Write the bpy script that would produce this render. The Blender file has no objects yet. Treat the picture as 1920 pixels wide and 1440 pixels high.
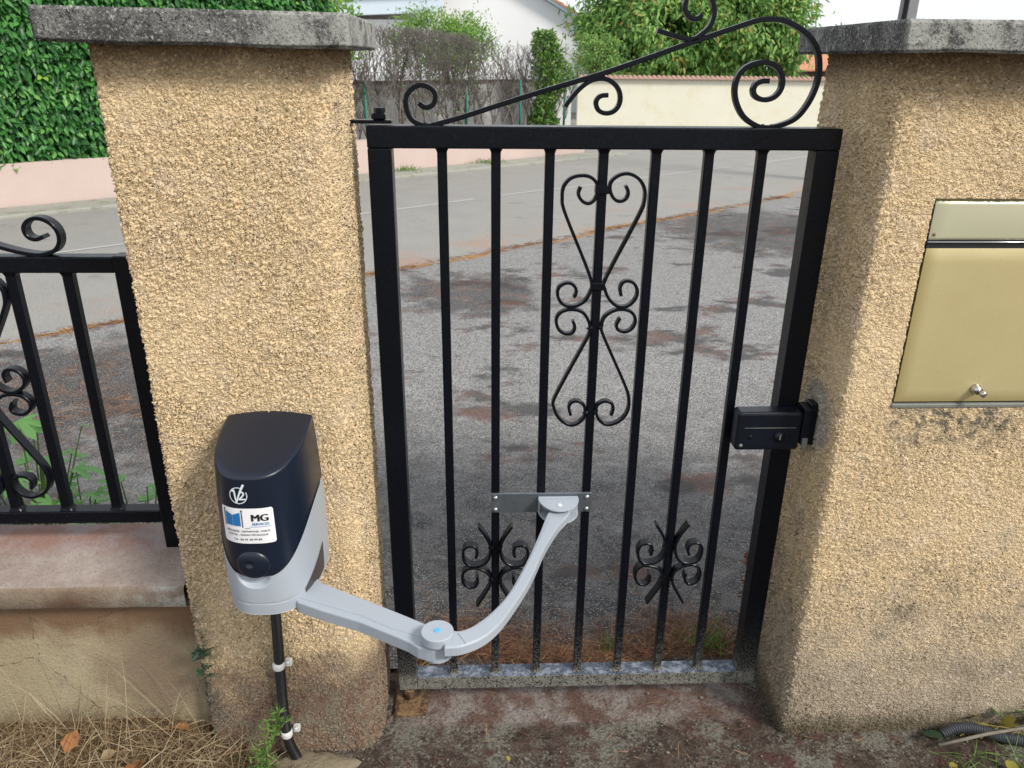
import bpy, bmesh, math, random
import numpy as np
from mathutils import Vector, Matrix
rnd = random.Random(7)
rng = np.random.default_rng(7)
scene = bpy.context.scene
COL = scene.collection

# ------------------------------------------------------------------ camera
def cam_matrix(yaw, pitch, roll, loc):
    cy, sy, cp, sp, cr, sr = math.cos(yaw), math.sin(yaw), math.cos(pitch), math.sin(pitch), math.cos(roll), math.sin(roll)
    f = Vector((sy * cp, cy * cp, -sp)); r = Vector((cy, -sy, 0)); u = r.cross(f)
    r2 = cr * r + sr * u; u2 = -sr * r + cr * u
    m = Matrix((r2, u2, -f)).transposed().to_4x4(); m.translation = loc
    return m
cd = bpy.data.cameras.new('camera'); cam = bpy.data.objects.new('camera', cd); COL.objects.link(cam)
cam.matrix_world = cam_matrix(0.0422356, 0.3927312, 0.0100655, Vector((0.2343193, -1.7012853, 1.6784938)))
cd.sensor_width = 36; cd.lens = 1469.097 / 1920 * 36; cd.clip_start = 0.05; cd.clip_end = 500
cd.dof.use_dof = True; cd.dof.focus_distance = 1.95; cd.dof.aperture_fstop = 11
scene.camera = cam

# ------------------------------------------------------------------ light
SUN_EL, SUN_AZ = math.radians(41), math.radians(128)     # azimuth clockwise from +Y
w = bpy.data.worlds.new('World'); scene.world = w; w.use_nodes = True
nt = w.node_tree; nt.nodes.clear()
bg = nt.nodes.new('ShaderNodeBackground'); wo = nt.nodes.new('ShaderNodeOutputWorld')
sky = nt.nodes.new('ShaderNodeTexSky'); sky.sky_type = 'NISHITA'; sky.sun_disc = False
sky.sun_elevation = SUN_EL; sky.sun_rotation = SUN_AZ; sky.dust_density = 1.5
tcw = nt.nodes.new('ShaderNodeTexCoord'); cn = nt.nodes.new('ShaderNodeTexNoise')
cn.inputs['Scale'].default_value = 1.6; cn.inputs['Detail'].default_value = 5
nt.links.new(tcw.outputs['Generated'], cn.inputs['Vector'])
cr_ = nt.nodes.new('ShaderNodeValToRGB'); cr_.color_ramp.elements[0].position = 0.25; cr_.color_ramp.elements[1].position = 0.6
cr_.color_ramp.elements[0].color = (0.62, 0.62, 0.62, 1); cr_.color_ramp.elements[1].color = (0.93, 0.93, 0.93, 1)
nt.links.new(cn.outputs['Fac'], cr_.inputs['Fac'])
mx = nt.nodes.new('ShaderNodeMix'); mx.data_type = 'RGBA'
mx.inputs[7].default_value = (6.7, 6.9, 7.25, 1)
nt.links.new(cr_.outputs['Color'], mx.inputs[0]); nt.links.new(sky.outputs['Color'], mx.inputs[6])
nt.links.new(mx.outputs[2], bg.inputs['Color']); bg.inputs['Strength'].default_value = 0.1
nt.links.new(bg.outputs[0], wo.inputs[0])
sl = bpy.data.lights.new('sun', 'SUN'); sl.energy = 2.1; sl.angle = math.radians(13); sl.color = (1, 0.94, 0.85)
so = bpy.data.objects.new('sun', sl); COL.objects.link(so)
sd = Vector((math.sin(SUN_AZ) * math.cos(SUN_EL), math.cos(SUN_AZ) * math.cos(SUN_EL), math.sin(SUN_EL)))
so.rotation_euler = sd.to_track_quat('Z', 'Y').to_euler()
scene.view_settings.view_transform = 'Standard'; scene.view_settings.look = 'None'
scene.view_settings.exposure = 0.72; scene.view_settings.gamma = 1
scene.view_settings.use_curve_mapping = False
scene.cycles.max_bounces = 6; scene.cycles.diffuse_bounces = 3; scene.cycles.transparent_max_bounces = 6

# ------------------------------------------------------------------ material helpers
class NT:
    def __init__(s, name, rough=0.8, spec=0.3):
        s.m = bpy.data.materials.new(name); s.m.use_nodes = True; s.t = s.m.node_tree
        s.b = s.t.nodes['Principled BSDF']; s.out = s.t.nodes['Material Output']
        s.b.inputs['Roughness'].default_value = rough
        s.b.inputs['Specular IOR Level'].default_value = spec
        g = s.t.nodes.new('ShaderNodeNewGeometry'); s.pos = g.outputs['Position']; s.geo = g
        s._sep = None
    def sock(s, v, node, i):
        if isinstance(v, bpy.types.NodeSocket): s.t.links.new(v, node.inputs[i])
        elif v is not None:
            if isinstance(v, tuple) and len(v) == 3 and node.inputs[i].type == 'RGBA': v = v + (1,)
            node.inputs[i].default_value = v
    def xyz(s):
        if s._sep is None:
            n = s.t.nodes.new('ShaderNodeSeparateXYZ'); s.t.links.new(s.pos, n.inputs[0]); s._sep = n
        return s._sep.outputs
    def math(s, op, a, b=None, c=None, clamp=False):
        n = s.t.nodes.new('ShaderNodeMath'); n.operation = op; n.use_clamp = clamp
        s.sock(a, n, 0); s.sock(b, n, 1); s.sock(c, n, 2); return n.outputs[0]
    def mapv(s, scale=(1, 1, 1), rot=(0, 0, 0), loc=(0, 0, 0), vec=None):
        n = s.t.nodes.new('ShaderNodeMapping'); s.t.links.new(vec or s.pos, n.inputs[0])
        n.inputs['Scale'].default_value = scale; n.inputs['Rotation'].default_value = rot; n.inputs['Location'].default_value = loc
        return n.outputs[0]
    def noise(s, scale, detail=3, rough=0.55, vec=None, dist=0):
        n = s.t.nodes.new('ShaderNodeTexNoise'); s.t.links.new(vec or s.pos, n.inputs['Vector'])
        n.inputs['Scale'].default_value = scale; n.inputs['Detail'].default_value = detail
        n.inputs['Roughness'].default_value = rough; n.inputs['Distortion'].default_value = dist
        return n.outputs['Fac']
    def voro(s, scale, feature='F1', vec=None, out='Distance', smooth=None):
        n = s.t.nodes.new('ShaderNodeTexVoronoi'); n.feature = feature; s.t.links.new(vec or s.pos, n.inputs['Vector'])
        n.inputs['Scale'].default_value = scale
        if smooth is not None: n.inputs['Smoothness'].default_value = smooth
        return n.outputs[out]
    def ramp(s, fac, stops):
        n = s.t.nodes.new('ShaderNodeValToRGB'); e = n.color_ramp.elements
        while len(e) < len(stops): e.new(0.5)
        for k, (p, c) in enumerate(stops):
            e[k].position = p; e[k].color = (c, c, c, 1) if isinstance(c, (int, float)) else tuple(c) + (1,)
        s.sock(fac, n, 0); return n.outputs[0]
    def mix(s, fac, a, b, mode='MIX'):
        n = s.t.nodes.new('ShaderNodeMix'); n.data_type = 'RGBA'; n.blend_type = mode; n.clamp_factor = True
        s.sock(fac, n, 0); s.sock(a, n, 6); s.sock(b, n, 7); return n.outputs[2]
    def smooth(s, v, a, b):            # 0 below a, 1 above b (a<b) ; reversed if a>b
        n = s.t.nodes.new('ShaderNodeMapRange'); n.interpolation_type = 'SMOOTHSTEP'
        s.sock(v, n, 0)
        if a < b: n.inputs[1].default_value = a; n.inputs[2].default_value = b
        else:
            n.inputs[1].default_value = b; n.inputs[2].default_value = a; n.inputs[3].default_value = 1; n.inputs[4].default_value = 0
        return n.outputs[0]
    def dist(s, c):
        n = s.t.nodes.new('ShaderNodeVectorMath'); n.operation = 'DISTANCE'
        s.t.links.new(s.pos, n.inputs[0]); n.inputs[1].default_value = c; return n.outputs['Value']
    def col(s, v): s.sock(v, s.b, 'Base Color'); return s
    def rough(s, v): s.sock(v, s.b, 'Roughness'); return s
    def bump(s, h, dist=0.002, strength=1.0):
        n = s.t.nodes.new('ShaderNodeBump'); s.sock(h, n, 'Height'); n.inputs['Distance'].default_value = dist
        n.inputs['Strength'].default_value = strength; s.t.links.new(n.outputs[0], s.b.inputs['Normal']); return s
    def disp(s, h, scale, mid=0.5):
        n = s.t.nodes.new('ShaderNodeDisplacement'); s.sock(h, n, 'Height')
        n.inputs['Scale'].default_value = scale; n.inputs['Midlevel'].default_value = mid
        s.t.links.new(n.outputs[0], s.out.inputs['Displacement']); s.m.displacement_method = 'BOTH'; return s
    def island(s): return s.geo.outputs['Random Per Island']

def stucco_mat():
    n = NT('roughcast_render', 1.0, 0.04)
    x, y, z = n.xyz()
    a = n.noise(140, 3, 0.65); b = n.noise(62, 3, 0.6, dist=0.3); c = n.noise(9, 4, 0.6)
    v = n.voro(150, 'SMOOTH_F1', smooth=0.25)
    h = n.math('ADD', n.math('ADD', n.math('MULTIPLY', a, 1.0), n.math('MULTIPLY', b, 0.65)), n.math('MULTIPLY', n.math('SUBTRACT', n.noise(330, 2, 0.6), 0.5), 0.75))
    h = n.math('ADD', h, 0.10)
    h = n.math('SUBTRACT', h, n.math('MULTIPLY', v, 0.35))
    h = n.math('ADD', h, n.math('MULTIPLY', c, 0.25))
    h = n.smooth(h, 0.66, 1.10)
    amp = n.ramp(n.noise(3.1, 3, 0.6, vec=n.mapv(scale=(1, 1, 1.4))), [(0.32, 0.55), (0.62, 1.0)])
    h = n.math('MULTIPLY', h, amp)
    gouge = n.smooth(n.noise(17, 2, 0.5, dist=1.2), 0.70, 0.76)
    h = n.math('SUBTRACT', h, n.math('MULTIPLY', gouge, 0.5))
    base = n.mix(n.noise(2.3, 4), (0.73, 0.565, 0.335), (0.79, 0.635, 0.42))
    base = n.mix(n.smooth(n.noise(14, 4), 0.45, 0.75), base, (0.74, 0.595, 0.42))
    base = n.mix(n.math('MULTIPLY', n.smooth(n.noise(190, 3, 0.7), 0.56, 0.72), 0.32), base, (0.30, 0.20, 0.12))  # dark flecks paint the shade of the pits into the colour
    n1 = n.noise(9, 5, 0.65); n2 = n.noise(30, 4, 0.7)
    left = n.smooth(x, 0.5, 0.3)
    # left pillar: reddish brown splash at the foot, grimy left lower edge, dark streak under the cap
    foot = n.math('MULTIPLY', n.smooth(n.math('ADD', z, n.math('MULTIPLY', n1, -0.42)), 0.19, -0.06), left)
    base = n.mix(n.math('MULTIPLY', foot, 0.9), base, n.mix(n2, (0.15, 0.085, 0.065), (0.28, 0.185, 0.145)))
    greyl = n.math('MULTIPLY', n.smooth(n.math('ADD', z, n.math('MULTIPLY', n1, -0.7)), 0.08, -0.25), left)
    base = n.mix(n.math('MULTIPLY', greyl, n.smooth(n2, 0.4, 0.62)), base, (0.27, 0.23, 0.17))
    edge = n.math('MULTIPLY', n.smooth(x, -0.40, -0.465), n.smooth(z, 0.62, 0.30))
    base = n.mix(n.math('MULTIPLY', edge, n.smooth(n2, 0.36, 0.62)), base, (0.13, 0.125, 0.10))
    # spatter on the gate-side faces
    inner = n.math('MULTIPLY', n.smooth(x, -0.058, -0.040), left)
    base = n.mix(n.math('MULTIPLY', inner, n.math('MULTIPLY', n.smooth(n.noise(230, 3, 0.7), 0.50, 0.64), n.smooth(n1, 0.38, 0.6))), base, (0.24, 0.20, 0.15))
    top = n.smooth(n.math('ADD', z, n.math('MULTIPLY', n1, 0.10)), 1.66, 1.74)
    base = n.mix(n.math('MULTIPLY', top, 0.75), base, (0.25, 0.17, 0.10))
    # right wall: greyish lower zone, algae under the letter box, mortar around the keeper
    right = n.smooth(x, 0.9, 0.95)
    low = n.math('MULTIPLY', n.smooth(n.math('ADD', z, n.math('MULTIPLY', n1, -0.8)), 0.25, -0.30), right)
    base = n.mix(n.math('MULTIPLY', low, 0.8), base, n.mix(n2, (0.26, 0.22, 0.17), (0.50, 0.43, 0.35)))
    foot2 = n.math('MULTIPLY', n.smooth(n.math('ADD', z, n.math('MULTIPLY', n1, -0.1)), 0.04, -0.04), right)
    base = n.mix(n.math('MULTIPLY', foot2, 0.85), base, (0.115, 0.095, 0.06))
    alg = n.math('MULTIPLY', n.smooth(n.math('ADD', z, n.math('MULTIPLY', n1, 0.16)), 0.92, 1.02), n.smooth(x, 1.13, 1.19))
    alg = n.math('MULTIPLY', alg, n.smooth(z, 0.975, 0.945))
    base = n.mix(n.math('MULTIPLY', alg, n.smooth(n2, 0.40, 0.62)), base, (0.16, 0.155, 0.13))
    mort = n.smooth(n.math('ADD', n.dist((1.045, -0.01, 0.89)), n.math('MULTIPLY', n1, 0.05)), 0.135, 0.085)
    base = n.mix(n.math('MULTIPLY', mort, 0.75), base, (0.47, 0.45, 0.41))
    mossr = n.math('MULTIPLY', n.smooth(n1, 0.52, 0.66), n.math('MULTIPLY', right, n.smooth(z, 0.8, 0.3)))
    base = n.mix(n.math('MULTIPLY', mossr, 0.35), base, (0.20, 0.17, 0.11))
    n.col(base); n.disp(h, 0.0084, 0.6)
    return n.m

def capstone_mat():
    n = NT('weathered_concrete', 0.92, 0.15)
    a = n.noise(16, 6, 0.7); b = n.noise(120, 4, 0.7); c = n.noise(6, 4, 0.6); f = n.noise(420, 2, 0.6)
    base = n.mix(n.smooth(a, 0.38, 0.62), (0.075, 0.075, 0.072), (0.20, 0.20, 0.19))
    base = n.mix(n.smooth(b, 0.5, 0.62), base, (0.045, 0.045, 0.043))
    base = n.mix(n.smooth(n.noise(45, 5, 0.75), 0.58, 0.66), base, (0.42, 0.43, 0.40))
    base = n.mix(n.smooth(c, 0.56, 0.66), base, n.mix(b, (0.24, 0.25, 0.235), (0.42, 0.43, 0.40)))
    base = n.mix(n.smooth(f, 0.55, 0.7), base, (0.05, 0.05, 0.05))
    x, y, z = n.xyz()
    pl_ = n.math('MAXIMUM', n.math('MULTIPLY', n.smooth(x, -0.24, -0.05), n.smooth(x, 0.5, 0.4)), n.math('MULTIPLY', n.smooth(x, 0.99, 1.0), n.smooth(y, -0.19, -0.197)))
    base = n.mix(n.math('MULTIPLY', n.math('MULTIPLY', pl_, n.smooth(n.noise(22, 6, 0.75), 0.40, 0.54)), 0.8), base, n.mix(b, (0.27, 0.28, 0.255), (0.46, 0.47, 0.43)))
    base = n.mix(n.smooth(n.noise(230, 4, 0.8), 0.54, 0.62), base, (0.035, 0.035, 0.033))
    base = n.mix(n.smooth(n.noise(180, 3, 0.8, vec=n.mapv(loc=(3, 1, 2))), 0.57, 0.64), base, (0.40, 0.40, 0.38))
    n.col(base); n.disp(n.math('ADD', n.math('MULTIPLY', b, 0.75), n.math('MULTIPLY', a, 0.25)), 0.0032); return n.m

def paint_mat():
    n = NT('black_gloss_paint', 0.3, 0.2)
    x, y, z = n.xyz()
    g = n.noise(230, 4, 0.8); g2 = n.noise(42, 5, 0.7)
    lowm = n.smooth(z, 0.45, 0.0)
    nz = n.t.nodes.new('ShaderNodeSeparateXYZ'); n.t.links.new(n.geo.outputs['Normal'], nz.inputs[0])
    up = n.smooth(nz.outputs[2], 0.5, 0.9)
    dust = n.math('MULTIPLY', n.math('MULTIPLY', lowm, lowm), n.smooth(n.math('ADD', g, n.math('MULTIPLY', lowm, 0.10)), 0.55, 0.64))
    base = n.mix(dust, (0.003, 0.0042, 0.0075), (0.15, 0.145, 0.125))
    vlow = n.smooth(z, 0.115, 0.085)
    base = n.mix(n.math('MULTIPLY', n.math('MULTIPLY', vlow, n.math('SUBTRACT', 1.0, up)), n.smooth(n.math('ADD', g, n.math('MULTIPLY', g2, 0.5)), 0.62, 0.84)), base, (0.21, 0.205, 0.175))
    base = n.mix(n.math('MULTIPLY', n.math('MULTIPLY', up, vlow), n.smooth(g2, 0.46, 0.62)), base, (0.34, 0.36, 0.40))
    base = n.mix(n.math('MULTIPLY', n.math('MULTIPLY', up, vlow), 0.5), base, (0.075, 0.11, 0.175))  # sky reflection on the bottom rail's top, painted in as blue
    spk = n.math('MULTIPLY', n.smooth(n.noise(420, 1), 0.73, 0.77), 0.5)
    base = n.mix(spk, base, (0.12, 0.12, 0.12))
    n.col(base); n.rough(n.math('ADD', n.math('MULTIPLY', n.math('MAXIMUM', dust, n.math('MULTIPLY', vlow, n.math('SUBTRACT', 1.0, up))), 0.35), n.ramp(g2, [(0.3, 0.22), (0.7, 0.36)])))
    n.bump(n.noise(90, 3, 0.6), 0.0006, 0.5); return n.m

def rust_mat():
    n = NT('rusty_iron', 0.9, 0.2); a = n.noise(60, 5, 0.7)
    n.col(n.mix(n.smooth(a, 0.4, 0.6), (0.06, 0.035, 0.025), (0.20, 0.125, 0.065))).bump(a, 0.005); return n.m

TH = math.radians(39.5)
U = Vector((math.cos(TH), math.sin(TH), 0)); NV = Vector((-math.sin(TH), math.cos(TH), 0))
def sn(s, n, z=0.0): return U * s + NV * n + Vector((0, 0, z))

def asphalt_mat():
    n = NT('worn_asphalt', 0.85, 0.25)
    x, y, z = n.xyz()
    sv = n.mapv(rot=(0, 0, -TH)); sp = n.t.nodes.new('ShaderNodeSeparateXYZ'); n.t.links.new(sv, sp.inputs[0])
    S, D = sp.outputs[0], sp.outputs[1]
    wob = n.math('MULTIPLY', n.math('SUBTRACT', n.noise(0.9, 3), 0.5), 0.5)
    Dn = n.math('ADD', D, wob)
    road = n.smooth(Dn, 4.10, 4.13)
    chips = n.voro(170, out='Color'); cs = n.t.nodes.new('ShaderNodeSeparateColor'); n.t.links.new(chips, cs.inputs[0])
    cd_ = n.voro(170); fine = n.noise(300, 2, 0.7)
    big = n.noise(1.1, 5, 0.6); mid = n.noise(6, 5, 0.65)
    chipc = n.ramp(cs.outputs[0], [(0.0, (0.045, 0.045, 0.047)), (0.45, (0.12, 0.12, 0.122)), (0.76, (0.25, 0.248, 0.245)), (0.95, (0.34, 0.34, 0.34)), (1.0, (0.55, 0.55, 0.54))])
    near = n.mix(n.smooth(cd_, 0.30, 0.62), chipc, (0.05, 0.049, 0.048))
    near = n.mix(n.math('MULTIPLY', n.smooth(n.noise(9, 5, 0.75), 0.42, 0.60), 0.75), near, n.mix(n.smooth(n.noise(230, 3, 0.75), 0.44, 0.58), (0.045, 0.042, 0.042), (0.30, 0.285, 0.275)))
    far = n.mix(n.smooth(n.math('ADD', n.math('MULTIPLY', cs.outputs[1], 0.5), n.math('MULTIPLY', n.noise(110, 3, 0.75), 0.7)), 0.34, 0.86), (0.115, 0.113, 0.112), (0.44, 0.435, 0.425))
    # dust bleaches the apron away from the gate
    bl = n.smooth(n.math('ADD', y, n.math('MULTIPLY', n.math('SUBTRACT', mid, 0.5), 2.6)), 0.35, 2.6)
    apron = n.mix(n.math('MULTIPLY', bl, 0.85), near, far)
    ln = n.mapv(scale=(0.75, 1.15, 1), rot=(0, 0, -math.radians(18)))
    st = n.smooth(n.math('ADD', n.noise(1.5, 6, 0.66, vec=ln), n.math('MULTIPLY', fine, 0.10)), 0.585, 0.66)
    apron = n.mix(n.math('MULTIPLY', st, 0.80), apron, n.mix(n.smooth(n.noise(3, 3), 0.45, 0.6), (0.055, 0.053, 0.053), (0.135, 0.072, 0.055)))
    for ctr, r0 in (((-1.95, 2.35, 0), 0.95), ((-1.2, 1.9, 0), 0.55), ((0.15, 4.2, 0), 0.75), ((3.3, 6.6, 0), 1.5)):
        bd = n.smooth(n.math('ADD', n.dist(ctr), n.math('MULTIPLY', n.math('SUBTRACT', n.noise(3.4, 5, 0.75), 0.5), 1.8 * r0)), r0, r0 * 0.55)
        apron = n.mix(n.math('MULTIPLY', bd, n.smooth(n.noise(120, 3, 0.75), 0.36, 0.56)), apron, n.mix(n.smooth(n.noise(5, 4, 0.7), 0.5, 0.62), (0.045, 0.043, 0.043), (0.12, 0.062, 0.042)))
    pale = n.smooth(n.noise(4.2, 5, 0.7, vec=ln), 0.58, 0.70)
    apron = n.mix(n.math('MULTIPLY', pale, 0.35), apron, (0.40, 0.39, 0.37))
    roadc = n.mix(n.noise(2.2, 5, 0.65), (0.30, 0.29, 0.268), (0.40, 0.39, 0.365))
    roadc = n.mix(n.math('MULTIPLY', n.smooth(n.noise(1.6, 6, 0.7, vec=ln), 0.60, 0.68), 0.45), roadc, (0.14, 0.125, 0.12))
    roadc = n.mix(n.math('MULTIPLY', n.smooth(n.noise(90, 3, 0.75), 0.42, 0.62), 0.42), roadc, (0.15, 0.145, 0.135))
    wv = n.t.nodes.new('ShaderNodeTexNoise'); n.t.links.new(n.pos, wv.inputs['Vector']); wv.inputs['Scale'].default_value = 1.4; wv.inputs['Detail'].default_value = 7
    va = n.t.nodes.new('ShaderNodeVectorMath'); va.operation = 'MULTIPLY_ADD'; n.t.links.new(wv.outputs['Color'], va.inputs[0]); va.inputs[1].default_value = (1.6, 1.6, 0); n.t.links.new(n.pos, va.inputs[2])
    ckv = n.voro(0.33, 'DISTANCE_TO_EDGE', vec=va.outputs[0])
    red = n.math('MULTIPLY', n.smooth(n.noise(1.3, 4, 0.6), 0.50, 0.66), n.smooth(Dn, 5.6, 4.1))
    roadc = n.mix(n.math('MULTIPLY', red, 0.5), roadc, (0.42, 0.24, 0.16))
    c = n.mix(road, apron, roadc)
    ck = n.math('ABSOLUTE', n.math('SUBTRACT', Dn, 4.11))
    cw = n.math('MULTIPLY', n.smooth(n.noise(2.6, 4, 0.7), 0.40, 0.75), 0.10)
    c = n.mix(n.math('MULTIPLY', n.math('LESS_THAN', ck, n.math('ADD', cw, 0.012)), n.smooth(n.noise(40, 4, 0.7), 0.36, 0.52)), c, n.mix(n.noise(0.8, 2), (0.35, 0.15, 0.055), (0.40, 0.27, 0.09)))
    n.col(c)
    hb = n.math('ADD', n.math('MULTIPLY', n.smooth(cd_, 0.65, 0.2), 0.8), n.math('MULTIPLY', n.noise(70, 4, 0.7), 0.8))
    n.bump(hb, 0.004, 0.9); return n.m

def soil_mat():
    n = NT('garden_soil', 0.95, 0.1)
    x, y, z = n.xyz()
    a = n.noise(26, 7, 0.78); b = n.noise(95, 5, 0.8); c = n.noise(5, 4, 0.6); v = n.voro(70)
    base = n.mix(n.smooth(a, 0.38, 0.60), (0.045, 0.032, 0.026), (0.115, 0.088, 0.07))
    base = n.mix(n.smooth(n.math('ADD', n.math('MULTIPLY', b, 0.6), n.math('MULTIPLY', c, 0.55)), 0.56, 0.66), base, n.mix(n.noise(260, 3, 0.7), (0.10, 0.092, 0.072), (0.34, 0.33, 0.28)))
    base = n.mix(n.smooth(n.noise(11, 4, 0.7), 0.52, 0.66), base, (0.105, 0.055, 0.047))
    # cement sill under the gate
    yy = n.math('ADD', y, n.math('MULTIPLY', n.math('SUBTRACT', a, 0.5), 0.10))
    sill = n.math('MULTIPLY', n.smooth(yy, -0.095, -0.055), n.math('MULTIPLY', n.smooth(x, -0.02, 0.05), n.smooth(x, 1.02, 0.96)))
    base = n.mix(n.math('MULTIPLY', sill, 0.9), base, n.mix(n.smooth(n.noise(9, 5, 0.65), 0.42, 0.62), (0.155, 0.095, 0.075), (0.31, 0.275, 0.25)))
    base = n.mix(n.math('MULTIPLY', n.smooth(n.noise(150, 5, 0.8), 0.5, 0.62), 0.75), base, (0.045, 0.033, 0.028))
    straw = n.math('MULTIPLY', n.smooth(x, -0.25, -0.45), 0.9)
    base = n.mix(straw, base, n.mix(b, (0.07, 0.045, 0.025), (0.22, 0.15, 0.08)))
    n.col(base)
    h = n.math('ADD', n.math('MULTIPLY', a, 0.5), n.math('MULTIPLY', b, 0.5))
    n.disp(n.math('ADD', h, n.math('MULTIPLY', n.smooth(v, 0.5, 0.1), 0.12)), 0.022, 0.55); return n.m

def plaster(name, c1, c2, scale=8, bumpd=0.003, dirt=None, fine=160):
    n = NT(name, 0.9, 0.15)
    base = n.mix(n.noise(scale, 4, 0.6), c1, c2)
    if dirt:
        base = n.mix(n.math('MULTIPLY', n.smooth(n.noise(scale * 2.3, 5, 0.7), 0.50, 0.68), 0.6), base, dirt)
    n.col(base).bump(n.noise(fine, 4, 0.7), bumpd); return n.m

def lowwall_mat(kind):
    n = NT('low_wall_' + kind, 0.92, 0.15)
    x, y, z = n.xyz()
    a = n.noise(9, 6, 0.68); b = n.noise(70, 5, 0.75); c = n.noise(3.5, 4, 0.6)
    if kind == 'coping':
        base = n.mix(n.smooth(a, 0.35, 0.65), (0.27, 0.215, 0.185), (0.36, 0.305, 0.27))
        base = n.mix(n.math('MULTIPLY', n.smooth(y, -0.04, 0.02), n.smooth(z, 0.47, 0.5)), base, n.mix(n.smooth(a, 0.4, 0.6), (0.25, 0.15, 0.12), (0.28, 0.225, 0.215)))
        fr = n.smooth(y, -0.122, -0.127)
        base = n.mix(fr, base, n.mix(n.smooth(c, 0.42, 0.6), (0.15, 0.095, 0.065), (0.24, 0.19, 0.14)))
        base = n.mix(n.math('MULTIPLY', n.math('MULTIPLY', fr, n.smooth(x, -0.72, -0.5)), n.smooth(a, 0.45, 0.6)), base, (0.42, 0.42, 0.38))
    else:
        base = n.mix(n.smooth(c, 0.38, 0.62), (0.36, 0.30, 0.19), (0.42, 0.36, 0.235))
        base = n.mix(n.smooth(n.math('ADD', z, n.math('MULTIPLY', a, 0.28)), 0.42, 0.56), base, (0.20, 0.125, 0.075))
        rb = n.smooth(n.math('ADD', n.dist((-0.60, -0.10, 0.22)), n.math('MULTIPLY', a, 0.22)), 0.30, 0.17)
        base = n.mix(n.math('MULTIPLY', rb, 0.55), base, (0.15, 0.085, 0.06))
        wv = n.t.nodes.new('ShaderNodeTexNoise'); n.t.links.new(n.pos, wv.inputs['Vector']); wv.inputs['Scale'].default_value = 7; wv.inputs['Detail'].default_value = 6
        va = n.t.nodes.new('ShaderNodeVectorMath'); va.operation = 'MULTIPLY_ADD'; n.t.links.new(wv.outputs['Color'], va.inputs[0]); va.inputs[1].default_value = (0.22, 0, 0.16); n.t.links.new(n.pos, va.inputs[2])
        v = n.voro(2.3, 'DISTANCE_TO_EDGE', vec=n.mapv(scale=(1, 1, 1.5), loc=(0.3, 0, 0.1), vec=va.outputs[0]))
        base = n.mix(n.math('LESS_THAN', n.math('ADD', v, n.math('MULTIPLY', b, 0.028)), 0.0165), base, (0.14, 0.10, 0.065))
    base = n.mix(n.math('MULTIPLY', n.smooth(n.noise(150, 4, 0.75), 0.52, 0.62), 0.40), base, (0.13, 0.095, 0.075))
    base = n.mix(n.math('MULTIPLY', n.smooth(n.noise(4.5, 5, 0.7, vec=n.mapv(loc=(2, 5, 1))), 0.52, 0.66), 0.4), base, (0.22, 0.18, 0.155))
    n.col(base); n.bump(n.math('ADD', b, n.math('MULTIPLY', n.noise(200, 3, 0.7), 0.6)), 0.004, 0.9); return n.m

def leaf_mat(name, stops, rough=0.45, trans=0.25, spec=0.4):
    n = NT(name, rough, spec)
    c = n.ramp(n.island(), stops); n.col(c)
    t = n.t.nodes.new('ShaderNodeBsdfTranslucent'); n.t.links.new(c, t.inputs[0])
    m = n.t.nodes.new('ShaderNodeMixShader'); m.inputs[0].default_value = trans
    n.t.links.new(n.b.outputs[0], m.inputs[1]); n.t.links.new(t.outputs[0], m.inputs[2]); n.t.links.new(m.outputs[0], n.out.inputs[0])
    return n.m
def plain(name, c, rough=0.6, spec=0.4, metal=0, var=0.0, bump=0.0, scale=60):
    n = NT(name, rough, spec); n.b.inputs['Metallic'].default_value = metal
    if var:
        n.col(n.mix(n.noise(scale, 4, 0.65), tuple(k * (1 - var) for k in c), tuple(min(1, k * (1 + var)) for k in c)))
    else: n.col(c)
    if bump: n.bump(n.noise(scale * 4, 3, 0.6), bump)
    return n.m

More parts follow.
